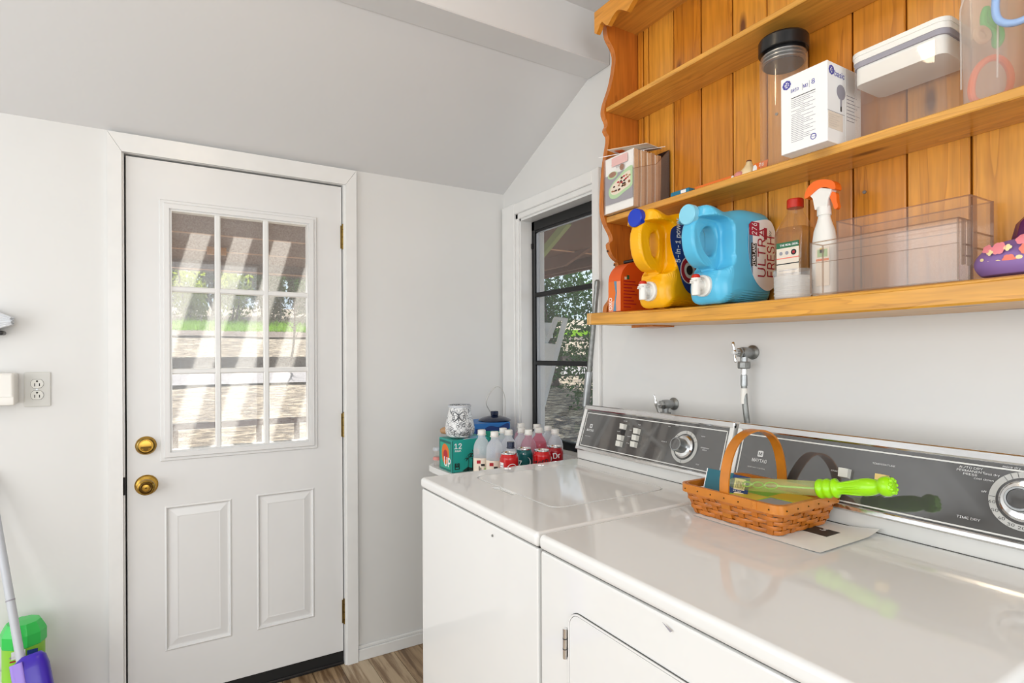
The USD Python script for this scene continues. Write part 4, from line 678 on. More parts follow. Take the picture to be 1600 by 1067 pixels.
# two light-bulb boxes
def bulbbox(label, x0, x1, front):
    t = thing('bulb_box', label, 'box', ((x0 + x1) / 2, .769, SZ)); y0, y1, h = .7135, .8245, .1785
    part(t, 'carton', bx(x0, x1, y0, y1, SZ, SZ + h, .0008), 'white_paper', False)
    X, Y = np.array([0, -1.0, 0]), np.array([0, 0, 1.0]); o = np.array([x0 - .0002, y1, SZ])
    def f(nm, poly, m): part(t, nm, prism(poly, o, X, Y, .0004, Z=(-1, 0, 0)), m, False)
    def emblem(o, X, Y, N, R):
        part(t, 'emblem', prism(unary_union([Point(.62 * R * math.cos(a), .62 * R * math.sin(a)).buffer(R * .40) for a in np.linspace(0, 2 * math.pi, 8, endpoint=False)]).difference(Point(0, 0).buffer(R * .62)), o, X, Y, .0004, Z=N), 'violet_print', False)
        part(t, 'lettering', words('GE', R * .85, o - np.array(Y) * R * .42, X, Y, 'c', .0004, True, .9), 'violet_print', False)
    if front:
        emblem(o + X * .015 + Y * .160, X, Y, (-1, 0, 0), .0105)
        part(t, 'lettering', words('BR30', .0075, o + X * .035 + Y * .138, X, Y, 'c', .0004, False, .75), 'violet_print', False); part(t, 'lettering', words('M2', .0075, o + X * .061 + Y * .138, X, Y, 'c', .0004, False, .8), 'violet_print', False); part(t, 'lettering', words('8', .011, o + X * .079 + Y * .139, X, Y, 'c', .0004), 'violet_print', False)
        f('print_rule', sbox(.026, .1235, .084, .1250), 'black_print'); f('print_rule', sbox(.053, .134, .0534, .150), 'grey_print'); f('print_rule', sbox(.070, .134, .0704, .150), 'grey_print')
        for k in range(24):
            yk = .1185 - k * .0042
            if 4 < k < 10 and k % 2: f('print_line', sbox(.028 + .01 * (k % 3), yk, .028 + .01 * (k % 3) + .022, yk + .0008), 'grey_print')
            else: f('print_line', sbox(.026, yk, .026 + (.058, .045, .052, .030)[k % 4], yk + .0009), 'grey_print')
        f('mark', Point(.079, .020).buffer(.007, 12).difference(Point(.079, .020).buffer(.0055, 12)), 'violet_print'); f('mark', sbox(.074, .0195, .084, .0205), 'violet_print')
    X2, Y2 = np.array([1.0, 0, 0]), np.array([0, 0, 1.0]); o2 = np.array([x0, y0 - .0002, SZ]); w = x1 - x0
    def s(nm, poly, m): part(t, nm, prism(poly, o2, X2, Y2, .0004, Z=(0, -1, 0)), m, False)
    if front:
        emblem(o2 + X2 * .016 + Y2 * .160, X2, Y2, (0, -1, 0), .0105); part(t, 'lettering', words('basic', .012, o2 + X2 * (w - .002) + Y2 * .150, X2, Y2, 'r', .0004, False, 1.0), 'violet_print', False)
        s('bulb_picture', unary_union([Point(w - .016, .118).buffer(.017), sbox(w - .019, .085, w - .013, .105)]), 'grey_print'); s('bulb_picture', sbox(w - .0185, .075, w - .0135, .086), 'print_dark'); s('print_panel', sbox(.003, .030, w - .010, .068), 'cream_paper'); s('print_rule', sbox(.0, .0685, w - .001, .0692), 'grey_print')
        for k in range(6): s('print_line', sbox(.006, .036 + k * .005, .006 + .03 + .01 * (k % 2), .0366 + k * .005), 'grey_print')
    else:
        for k in range(8): s('print_line', sbox(.006, .060 + k * .008, .006 + .030 + .012 * (k % 3), .0612 + k * .008), 'grey_print')
        s('print_panel', sbox(w - .016, .140, w - .006, .158), 'pink_print')
bulbbox('white light-bulb carton at the front of the middle shelf, with blue emblems', 1.245, 1.3145, True)
bulbbox('second white light-bulb carton, behind the front one', 1.3160, 1.382, False)
# clear rectangular box with a white sealing lid
x0, x1, y0, y1 = 1.2905, 1.415, .506, .690; h = .176
t = thing('food_container', 'clear rectangular storage container with a white push-seal lid', 'container', ((x0 + x1) / 2, (y0 + y1) / 2, SZ))
rp = rrect(x1 - x0, y1 - y0, .022, (x0 + x1) / 2, (y0 + y1) / 2)
def shell(poly, z0, z1):
    c = np.array(poly.exterior.coords)[:-1]; n = len(c); V = np.vstack([np.c_[c, np.full(n, z0)], np.c_[c, np.full(n, z1)]]); F = []
    for j in range(n): F += [[j, (j + 1) % n, n + (j + 1) % n], [j, n + (j + 1) % n, n + j]]
    return trimesh.Trimesh(V, np.array(F), process=False)
part(t, 'body', shell(rp.buffer(-.002), SZ + .002, SZ + h - .028), 'acrylic', 30); part(t, 'base', prism(rp.buffer(-.004), (0, 0, SZ), (1, 0, 0), (0, 1, 0), .003), 'acrylic_edge', 30)
l = part(t, 'lid', prism(rp, (0, 0, SZ + h - .010), (1, 0, 0), (0, 1, 0), .012), 'white_plastic', 30); part(l, 'lid_step', prism(rp.buffer(.0015), (0, 0, SZ + h + .002), (1, 0, 0), (0, 1, 0), .009), 'white_plastic', 30)
part(l, 'gasket', prism(rp.buffer(-.0015), (0, 0, SZ + h - .021), (1, 0, 0), (0, 1, 0), .011), 'grey_print', 30, label='grey rubber gasket'); part(l, 'plug', prism(rp.buffer(-.006), (0, 0, SZ + h - .058), (1, 0, 0), (0, 1, 0), .037), 'white_plastic', 30)
# tall frosted tubs with cookie cutters
def tub(label, x0, x1, y0, y1, h, tap):
    t = thing('frosted_tub', label, 'tub', ((x0 + x1) / 2, (y0 + y1) / 2, SZ)); rings = []
    for u in np.linspace(0, 1, 6):
        k = tap * (1 - u); c = np.array(rrect(x1 - x0 - 2 * k, y1 - y0 - 2 * k, .022, (x0 + x1) / 2, (y0 + y1) / 2).exterior.coords)[:-1]; rings.append([(a, b, SZ + .001 + u * h) for a, b in c])
    part(t, 'body', loft(rings, False), 'bin_plastic', 35); part(t, 'base', prism(rrect(x1 - x0 - 2 * tap, y1 - y0 - 2 * tap, .022, (x0 + x1) / 2, (y0 + y1) / 2), (0, 0, SZ), (1, 0, 0), (0, 1, 0), .002), 'bin_plastic', 30)
    part(t, 'rim', tube(rings[-1], .003, 8, True), 'bin_plastic', True)
    ac = [(x0 - .001, (y0 + y1) / 2 + a, SZ + b) for a, b in spline([(.028, .03), (.029, .16), (.022, .200), (0, .214), (-.022, .200), (-.029, .16), (-.027, .03)], 50)]
    part(t, 'moulded_arch', tube(ac, .0016, 6), 'bin_plastic', True); return t
tb = tub('tall frosted plastic tub at the right end of the middle shelf, holding coloured cutters', 1.290, 1.418, .418, .492, .30, .004)
part(tb, 'handle_loop', tube(spline([(1.281, .412, SZ + .215), (1.280, .4265, SZ + .170), (1.280, .420, SZ + .125), (1.280, .396, SZ + .112), (1.280, .362, SZ + .125), (1.280, .352, SZ + .175), (1.281, .372, SZ + .22)], 60, True), .0062, 10, True), 'sky_plastic', True, label='pale blue plastic loop handle'); part(tb, 'loop_lug', tube([(1.2845, .4165, SZ + .20), (1.293, .425, SZ + .20)], .006, 8), 'sky_plastic', True)
def cutter(label, uz, r0, m):                                          # a loop of plastic band standing in the tub, on the diagonal of its floor
    single('cookie_cutter', label, 'cookie cutter', tube(spline([(1.308 + .092 * u, .474 - .036 * u, SZ + z) for u, z in uz], 60, True), r0, 10, True), m, 'cookie cutters in the frosted tub')
cutter('orange rounded cookie cutter standing low in the frosted tub', [(.04, .014), (.02, .045), (.22, .080), (.62, .096), (.88, .075), (.84, .035), (.45, .013)], .0062, 'orange_plastic')
cutter('green cookie cutter high up in the frosted tub', [(.35, .188), (.42, .165), (.62, .155), (.66, .128), (.58, .120), (.52, .143), (.30, .158)], .0058, 'green_plastic')
cutter('tan cookie cutter in the middle of the frosted tub', [(.12, .140), (.25, .150), (.40, .137), (.22, .125)], .005, 'page_tan')
cutter('small green cookie cutter lying at the bottom right of the frosted tub', [(.90, .0085), (.96, .018), (1.04, .016), (1.0, .0085)], .004, 'green_plastic')

# ------------------------------------------------------------------ basket, paper, cards and bubble wand on the dryer
ZT = .9705
t = thing('paper_sheet', 'white printed sheet with a dark square lying under the basket on the dryer', 'paper', (1.145, .76, ZT))
gx, gy = np.meshgrid(np.linspace(1.038, 1.252, 14), np.linspace(.612, .912, 18), indexing='ij')
gz = ZT + .0007 + .010 * np.clip((gx - 1.19) / .062, 0, 1) ** 2 * np.clip((.70 - gy) / .09, 0, 1) ** 1.5 + .0018 * np.clip((.66 - gy) / .05, 0, 1) ** 2
def sheet_grid(gx, gy, gz):
    n, m = gx.shape; V = np.c_[gx.ravel(), gy.ravel(), gz.ravel()]; F = []
    for i in range(n - 1):
        for j in range(m - 1): F += [[i * m + j, (i + 1) * m + j, (i + 1) * m + j + 1], [i * m + j, (i + 1) * m + j + 1, i * m + j + 1]]
    V2 = V + [0, 0, .0004]; F = np.array(F); b = [(k, k + 1) for k in range(m - 1)] + [((n - 1) * m + k + 1, (n - 1) * m + k) for k in range(m - 1)] + [(k * m + m, k * m) for k in range(n - 1)] + [(k * m + m - 1, k * m + 2 * m - 1) for k in range(n - 1)]
    S = [[a, c, c + n * m] for a, c in b] + [[a, c + n * m, a + n * m] for a, c in b]
    return trimesh.Trimesh(np.vstack([V, V2]), np.vstack([F[:, ::-1], F + n * m, S]), process=False)
part(t, 'sheet', sheet_grid(gx, gy, gz), 'white_paper', True)
part(t, 'print_square', bx(1.142, 1.192, .660, .718, ZT + .0012, ZT + .0016), 'print_dark', False); part(t, 'lettering', words('3', .017, (1.175, .690, ZT + .0017), (0, -1, 0), (1, 0, 0), 'c', .0003), 'white_print', False)
part(t, 'lettering', words('BUTTERMILK', .0065, (1.166, .738, ZT + .0012), (.55, -.83, 0), (.83, .55, 0), 'c', .0003, True), 'black_print', False)
# woven basket: stakes, weavers, rim, handle
BX0, BX1, BY0, BY1, BZ, BH = 1.057, 1.232, .712, .928, ZT + .0018, .066
t = thing('woven_basket', 'honey-brown woven splint basket with a tall hoop handle, on the dryer', 'basket', ((BX0 + BX1) / 2, (BY0 + BY1) / 2, BZ))
FL = .020
def wallring(z, off=0.0, rad=.012, n=240):
    k = FL * (z / BH) + off; poly = rrect(BX1 - BX0 + 2 * k, BY1 - BY0 + 2 * k, rad + max(k, 0) * .5, (BX0 + BX1) / 2, (BY0 + BY1) / 2).exterior
    return np.array([poly.interpolate(u, True).coords[0] for u in np.linspace(0, 1, n, endpoint=False)])
NS = 24
def weaver(i):
    z0, z1 = .002 + i * .0100, .002 + i * .0100 + .0084; n = 240; R = []
    for z, th in ((z0, 0), (z0 + .0015, .0012), (z1 - .0015, .0012), (z1, 0)):
        p = wallring((z0 + z1) / 2, 0, n=n); c = wallring((z0 + z1) / 2, 1e-3, n=n) - p; c /= np.linalg.norm(c, axis=1, keepdims=True)
        w = .0034 * np.sin(np.arange(n) / n * NS * math.pi + math.pi * i); w = np.sign(w) * np.abs(w / .0034) ** .7 * .0034
        R.append(np.c_[p + c * (w + th)[:, None], np.full(n, BZ + z)])
    for z, th in ((z1, -.0006), (z0, -.0006)):
        R.append(np.c_[p + c * (w + th)[:, None], np.full(n, BZ + z)])
    k = len(R); V = np.array(R).transpose(1, 0, 2).reshape(-1, 3); F = []
    for a in range(n):
        for j in range(k):
            A_, B_, C_, D_ = a * k + j, a * k + (j + 1) % k, ((a + 1) % n) * k + (j + 1) % k, ((a + 1) % n) * k + j; F += [[A_, B_, C_], [A_, C_, D_]]
    m = trimesh.Trimesh(V, np.array(F), process=False); trimesh.repair.fix_normals(m); return m
for i in range(6): part(t, 'weaver', weaver(i), 'wicker', 40)
ring0, ring1 = wallring(0, 0, n=NS * 4), wallring(BH, 0, n=NS * 4)
for k in range(NS):
    q0, q1 = ring0[(4 * k + 2) % (NS * 4)], ring1[(4 * k + 2) % (NS * 4)]; tg = ring0[(4 * k + 3) % (NS * 4)] - ring0[(4 * k + 1) % (NS * 4)]; tg /= np.linalg.norm(tg); nn = np.array([tg[1], -tg[0]])
    pts = []
    for q, z in ((q0, 0), (q1, BH)):
        for s in (-.0068, .0068):
            for e in (-.0005, .0005): pts.append((*(q + tg * s + nn * e), BZ + z))
    part(t, 'stake', hull(pts), 'wicker_dark' if False else 'wicker', False)
base = rrect(BX1 - BX0 - .002, BY1 - BY0 - .002, .012, (BX0 + BX1) / 2, (BY0 + BY1) / 2)
for i in range(7):
    a = BY0 + i * (BY1 - BY0) / 7; part(t, 'base_splint', prism(base.intersection(sbox(0, a + .0006, 3, a + (BY1 - BY0) / 7 - .0006)), (0, 0, BZ), (1, 0, 0), (0, 1, 0), .0025), 'wicker', False)
for off, z0, z1, m in ((.0030, BH - .016, BH + .002, 'wicker_rim'), (-.0040, BH - .014, BH + .002, 'wicker_rim')):
    o_, i_ = wallring(BH, off + .0017, n=120), wallring(BH, off - .0017, n=120)
    part(t, 'rim_band', prism(Polygon(o_).difference(Polygon(i_)), (0, 0, BZ + z0), (1, 0, 0), (0, 1, 0), z1 - z0), m, 30)
lash = wallring(BH, .0, n=120); part(t, 'rim_lashing', tube(np.c_[lash, np.full(120, BZ + BH + .0005)], .0022, 6, True), 'wicker', True)
part(t, 'rim_joint', bx(BX0 - FL - .0065, BX0 - FL - .0045, .742, .752, BZ + BH - .015, BZ + BH + .002, .0005), 'wicker_rim', False)
tack = wallring(BH, .0050, n=26)
for q in tack: part(t, 'tack', trimesh.Trimesh(trimesh.creation.icosphere(1, .0017).vertices + [*q, BZ + BH - .008], trimesh.creation.icosphere(1, .0017).faces, process=False), 'dark_brass')
hy = .828; xa, xb = BX0 - FL + .0045, BX1 + FL - .0045
pth = spline([(xa + .012, BZ + .012), (xa, BZ + BH), (xa + .006, BZ + .120), (xa + .030, BZ + .168), ((xa + xb) / 2, BZ + .197), (xb - .030, BZ + .168), (xb - .006, BZ + .120), (xb, BZ + BH), (xb - .012, BZ + .012)], 70)
tn = np.gradient(pth, axis=0); tn /= np.linalg.norm(tn, axis=1, keepdims=True); nr = np.c_[-tn[:, 1], tn[:, 0]]
hp = Polygon(np.vstack([pth + nr * .0021, (pth - nr * .0021)[::-1]])); hm = prism(hp, (0, hy + .0115, 0), (1, 0, 0), (0, 0, 1), .023)
part(t, 'handle', hm, 'wicker_rim', 30, label='tall bentwood hoop handle')
# two folded cards leaning in the basket
def card(label, o, X, Y, w, h, m, deco):
    X, Y = np.array(X, float), np.array(Y, float); X /= np.linalg.norm(X); Y -= X * (X @ Y); Y /= np.linalg.norm(Y); N = np.cross(X, Y); o = np.array(o, float)
    t = thing('gift_card', label, 'card', o); part(t, 'card', basis(bx(0, w, 0, h, -.0012, 0, .0003), o, X, Y, N), m, False)
    deco(t, lambda nm, poly, mt, b=.0003, **kw: part(t, nm, prism(poly, o + N * .0001, X, Y, b, Z=N), mt, False, **kw), lambda s, hh, a, v, mt, al='c', sx=1.0: part(t, 'lettering', words(s, hh, o + X * a + Y * v + N * .0003, X, Y, al, .0003, False, sx), mt, False))
def deco1(t, f, w):
    f('colour_panel', Polygon([(0, 0), (.050, 0), (.062, .062), (0, .062)]), 'card_teal'); f('edge', sbox(0, 0, .002, .062), 'white_print', .0005)
    f('barcode_panel', sbox(.066, .026, .090, .052), 'barcode_paper', .0005)
    for k in range(6): f('barcode_bar', sbox(.070 + .003 * k, .030, .0712 + .003 * k + .0006 * (k % 2), .046), 'stem_brown', .0008)
    f('stamp', rrect(.023, .013, .004, .080, .014), 'barcode_paper', .0005); w('Treasure it', .0045, .012, .008, 'white_print', 'l'); w('gift card', .0034, .066, .0218, 'white_print', 'l')
card('blue and teal card with a barcode patch leaning inside the basket', (1.080, .922, BZ + .042), (.44, -.895, -.10), (.42, .10, .90), .098, .060, 'card_navy', deco1)
t = thing('coloured_booklet', 'green and yellow booklet lying in the basket under the bubble wand', 'booklet', (1.15, .80, BZ + .046))
part(t, 'booklet', bx(1.080, 1.232, .715, .870, BZ + .046, BZ + .050, .001), 'lime_label', False); part(t, 'cover_picture', bx(1.085, 1.15, .72, .79, BZ + .050, BZ + .0504), 'grey_print', False); part(t, 'cover_picture', bx(1.085, 1.15, .795, .86, BZ + .050, BZ + .0504), 'gold_print', False); part(t, 'cover_picture', bx(1.155, 1.228, .72, .80, BZ + .050, BZ + .0504), 'gold_print', False)
t2 = thing('paper_stack', 'pad of folded papers filling the basket beneath the booklet', 'papers', (1.145, .815, BZ + .003)); part(t2, 'pad', bx(1.078, 1.214, .735, .880, BZ + .0028, BZ + .0455, .002), 'cream_paper', False)
# bubble wand: clear tube, wand rings inside, lime grip
w0, w1, w2 = np.array([1.128, .880, BZ + .068]), np.array([1.172, .690, BZ + .0875]), np.array([1.184, .558, BZ + .117])
t = thing('bubble_wand', 'lime green bubble wand lying across the basket with its grip over the dryer panel', 'bubble wand', w0)
d1 = (w1 - w0) / np.linalg.norm(w1 - w0); L1 = np.linalg.norm(w1 - w0)
part(t, 'tube', lathe([(0, 0), (.010, .0005), (.0135, .006), (.0155, L1 * .6), (.0155, L1 + .004)], w0, d1, 36), 'wand_tube', 30, label='clear yellow-green tube')
ww = lambda u, r=0.0: w0 + d1 * u
up_ = np.array([0, 0, 1.0]) - d1 * d1[2]; up_ /= np.linalg.norm(up_); sd = np.cross(d1, up_)
part(t, 'stem', tube([ww(L1 * .55), ww(L1)], .0022, 8), 'lime_label', True)
for u, r in ((L1 * .48, .014), (L1 * .33, .012), (L1 * .20, .010)):
    part(t, 'bubble_ring', tube([ww(u) + d1 * r * math.cos(a) + (up_ * .75 - sd * .5) * .62 * r * math.sin(a) for a in np.linspace(0, 2 * math.pi, 28, endpoint=False)], .0017, 8, True), 'lime_label', True)
d2 = (w2 - w1) / np.linalg.norm(w2 - w1); L2 = np.linalg.norm(w2 - w1)
gp = [(0, -.004), (.0175, -.004), (.0195, -.001), (.0195, .006), (.0178, .008), (.0178, .013), (.0195, .015), (.0195, .021), (.0172, .023), (.0172, .027), (.0158, .030), (.0188, .032), (.0195, .037), (.0150, .040), (.0118, .046), (.0120, .060), (.0150, .078), (.0170, .095), (.0168, .108), (.0140, .120), (.0122, .1255), (.0155, .129), (.0185, .136), (.0185, .145), (.0150, .152), (.0080, .156), (0, .157)]
k = L2 / .150; part(t, 'grip', lathe([(r * 1.03, h * k) for r, h in gp], w1, d2, 48), 'lime_plastic', True, label='lime green moulded grip')
xg, yg, _ = frame3(d2)
for j in range(9):
    a = 2 * math.pi * j / 9; p = w1 + d2 * .153 * k + (xg * math.cos(a) + yg * math.sin(a)) * .0125; ic = trimesh.creation.icosphere(2, .0042); part(t, 'petal', trimesh.Trimesh(ic.vertices + p, ic.faces, process=False), 'lime_plastic', True)
for j in range(6):
    a = 2 * math.pi * j / 6; part(t, 'flute', tube([w1 + d2 * u * k + (xg * math.cos(a) + yg * math.sin(a)) * r for u, r in ((.042, .0122), (.055, .0120), (.070, .0136), (.085, .0158), (.098, .0165))], [.001, .002, .0024, .002, .001], 8), 'lime_plastic', True)

# ------------------------------------------------------------------ two wall taps and the grey hose
def tap(label, y, z, lever):
    t = thing('wall_tap', label, 'tap', (WX, y, z)); o = np.array([WX, y, z]); A = np.array([-1.0, 0, 0])
    part(t, 'wall_flange', lathe([(0, 0), (.020, 0), (.021, .004), (.014, .009), (.0125, .013), (0, .013)], o, A, 28), 'galvanised', 30)
    part(t, 'body', lathe([(0, .010), (.0125, .010), (.0125, .024), (.0145, .026), (.0155, .034), (.0155, .050), (.0135, .056), (0, .056)], o, A, 28), 'brushed_steel', 30)
    part(t, 'bonnet_nut', lathe([(0, .052), (.0135, .052), (.0135, .064), (.0105, .067), (0, .067)], o, A, 6), 'brushed_steel', False); part(t, 'stem', cyl(o + A * .064, A, .0042, .020, 14), 'chrome')
    h = o + A * .084
    if lever: part(t, 'handle', tube(spline([h + np.array([-.006, .004, .034]), h + np.array([-.001, .001, .012]), h, h + np.array([.004, -.002, -.014]), h + np.array([.010, -.004, -.030])], 16), [.0025, .0035, .0035, .004, .0045, .006, .0065, .006, .005, .004, .004, .004, .004, .0045, .005, .004], 10), 'chrome', True)
    else:
        part(t, 'handle', lathe([(0, -.030), (.0032, -.0295), (.0048, -.024), (.0042, -.014), (.0030, -.006), (.0036, 0), (.0030, .006), (.0042, .014), (.0048, .024), (.0032, .0295), (0, .030)], h, (0, .15, 1), 16), 'chrome', True); part(t, 'hub', lathe([(0, -.006), (.007, -.006), (.0075, 0), (.006, .005), (0, .006)], h, A, 18), 'chrome', 30)
    s = o + A * .042
    part(t, 'outlet', lathe([(0, .0), (.0105, .0), (.0105, -.020), (0, -.020)], s - [0, 0, .008], (0, 0, 1), 20), 'brushed_steel', 30)
    n = part(t, 'hose_nut', lathe([(0, -.026), (.0165, -.026), (.0175, -.030), (.0175, -.044), (.0155, -.047), (0, -.047)], s, (0, 0, 1), 8 if not lever else 24), 'galvanised', False)
    for k_ in range(4):
        if lever: part(n, 'thread', lathe([(.0172, -.028 - .005 * k_), (.0184, -.030 - .005 * k_), (.0172, -.032 - .005 * k_)], s, (0, 0, 1), 24), 'dark_brass' if False else 'galvanised', 30)
    return s
s1 = tap('lower chrome wall tap just above the washer panel', 1.362, 1.176, True)
s2 = tap('upper chrome wall tap with a cross handle and a hose below it', 1.058, 1.348, False)
t = thing('water_hose', 'grey water hose running down from the upper wall tap behind the dryer', 'hose', s2 - [0, 0, .05])
hp_ = spline([s2 - [0, 0, .044], s2 - [.0, .0, .10], s2 - [-.001, .006, .18], s2 - [-.005, .016, .26], s2 - [-.006, .03, .34]], 60)
part(t, 'hose', tube(hp_, .0082, 16), 'galvanised', True); part(t, 'collar', lathe([(0, 0), (.0090, 0), (.0092, .016), (0, .016)], s2 - [0, 0, .064], n=20), 'chrome', 30); part(t, 'ferrule', lathe([(0, 0), (.0096, 0), (.0096, .030), (0, .030)], s2 - [0, 0, .096], n=20), 'brushed_steel', 30); part(t, 'tag', lathe([(.0094, 0), (.0094, .045), (.0090, .045), (.0090, 0)], s2 - [0, -.0005, .148], n=20), 'white_plastic', 30)

# ------------------------------------------------------------------ broom pole leaning by the window
p0, p1 = np.array([1.415, 1.955, .02]), np.array([1.437, 1.735, 1.62])
t = thing('broom_pole', 'thin grey pole with a thicker grey sleeve leaning against the window casing', 'pole', p0)
dv = (p1 - p0) / np.linalg.norm(p1 - p0); Lp = np.linalg.norm(p1 - p0)
part(t, 'pole', tube([p0, p1], .0095, 14), 'galvanised', True); u0 = (1.135 - p0[2]) / dv[2]; u1 = (1.275 - p0[2]) / dv[2]
part(t, 'sleeve', lathe([(0, 0), (.0135, 0), (.0145, .003), (.0145, u1 - u0 - .003), (.0135, u1 - u0), (0, u1 - u0)], p0 + dv * u0, dv, 24), 'brushed_steel', 30, label='thicker grey sleeve'); part(t, 'end_cap', lathe([(0, 0), (.011, 0), (.011, .03), (.006, .036), (0, .036)], p1 - dv * .02, dv, 16), 'galvanised', 30); part(t, 'foot', lathe([(0, 0), (.012, 0), (.012, .04), (0, .04)], p0 - dv * .018, dv, 16), 'black_plastic', 30)

# ------------------------------------------------------------------ small white table under the window with drinks and dishes
TZ = .875
t = thing('side_table', 'white table tucked between the washer and the door wall', 'table', (1.19, 2.06, 0))
part(t, 'table_top', prism(Polygon([(.958, 1.672), (.944, 2.20), (.948, 2.262), (1.15, 2.470), (1.405, 2.470), (1.405, 1.672)]).buffer(-.008).buffer(.008), (0, 0, TZ - .025), (1, 0, 0), (0, 1, 0), .025), 'trim_paint', 30)
for a, b in ((.985, 1.70), (1.376, 1.70), (.978, 2.17), (1.376, 2.44), (1.18, 2.44)): part(t, 'leg', bx(a - .016, a + .016, b - .016, b + .016, 0, TZ - .0245, .003), 'trim_paint', False)
part(t, 'apron', bx(1.002, 1.359, 1.695, 1.707, TZ - .085, TZ - .0245), 'trim_paint', False)
TZ += .0006
def water(label, x, y, h, body, fill, grp=None, lab=None, capm='white_plastic', r=.0322, cap_h=.016):
    t = thing('drink_bottle', label, 'bottle', (x, y, TZ), grp)
    k = h / .185
    P = [(0, 0), (r * .86, 0), (r, .006), (r, .082 * k), (r * .985, .086 * k), (r, .090 * k), (r * .995, .106 * k), (r * .95, .121 * k), (r * .83, .135 * k), (r * .64, .146 * k), (r * .46, .153 * k), (r * .42, .157 * k), (r * .42, .166 * k), (0, .166 * k)]
    part(t, 'bottle', lathe(P, (x, y, TZ), n=36), body, 30)
    if fill: part(t, 'drink', lathe([(0, .003), (r * .82, .003), (r * .94, .008), (r * .94, fill * k), (0, fill * k)], (x, y, TZ), n=32), 'pink_drink' if 'pink' in body or fill > .12 else 'rose_drink', 30)
    c = part(t, 'cap', lathe([(0, h - cap_h), (r * .475, h - cap_h), (r * .475, h - .0015), (r * .43, h), (0, h)], (x, y, TZ), n=30), capm, 25, label='dark screw cap' if capm == 'navy_enamel' else None)
    part(c, 'neck_ring', lathe([(r * .40, h - cap_h - .004), (r * .53, h - cap_h - .0035), (r * .53, h - cap_h - .001), (r * .40, h - cap_h - .0005)], (x, y, TZ), n=30), capm, 25)
    if lab:
        part(t, 'label', lathe([(r + .0004, .012), (r + .0004, .080 * k)], (x, y, TZ), n=36), lab, 30)
        vx, vy = -x, -y; L_ = math.hypot(vx, vy); vx, vy = vx / L_, vy / L_; X = np.array([-vy, vx, 0]); o = np.array([x + vx * (r + .0008), y + vy * (r + .0008), TZ])
        for dx, z0_, z1_, w_, m in ((-.012, .060, .072, .014, 'red_print'), (.004, .050, .058, .014, 'black_print'), (-.010, .020, .050, .003, 'black_print'), (-.004, .020, .045, .003, 'black_print'), (.006, .016, .026, .012, 'gold_print'), (.014, .030, .044, .010, 'green_soft')):
            part(t, 'label_print', prism(sbox(dx - w_ / 2, z0_, dx + w_ / 2, z1_), o, X, (0, 0, 1), .0005, Z=(vx, vy, 0)), m, False)
    return t
water('clear water bottle with a cream label, the leftmost bottle next to the teal carton', 1.020, 1.918, .183, 'bottle_plastic', 0, None, 'cream_paper')
water('clear water bottle with a cream label, second from the left', 1.037, 1.848, .183, 'bottle_plastic', 0, None, 'cream_paper')
water('clear water bottle in front of the blue box, half hidden behind two bottles', 1.157, 1.992, .172, 'bottle_plastic', 0, None, 'salmon_card')
water('clear water bottle right behind the dark-capped bottle', 1.112, 1.872, .181, 'bottle_plastic', 0)
water('slim bottle with a dark cap and cream neck behind the red can', 1.070, 1.787, .150, 'bottle_plastic', 0, None, 'cream_paper', 'navy_enamel', .029, .020)
water('pale pink drink bottle right of the dark-capped bottle', 1.183, 1.842, .180, 'rose_drink', .085)
water('clear water bottle behind the pale pink drink, nearest the blue box', 1.2215, 1.955, .172, 'bottle_plastic', 0)
water('bright pink drink bottle behind the two right-hand cans', 1.2560, 1.880, .178, 'pink_drink', .125)
water('rose-tinted drink bottle between the two pink bottles and the window', 1.3020, 2.088, .171, 'rose_drink', .10)
water('tall clear water bottle at the back against the window frame', 1.337, 2.015, .173, 'bottle_plastic', 0)
water('clear water bottle with a lilac tint in front of the window', 1.338, 1.935, .174, 'bottle_plastic', 0, None, 'frost_white')
water('clear water bottle at the far right beside the broom pole', 1.3195, 1.858, .171, 'bottle_plastic', 0)
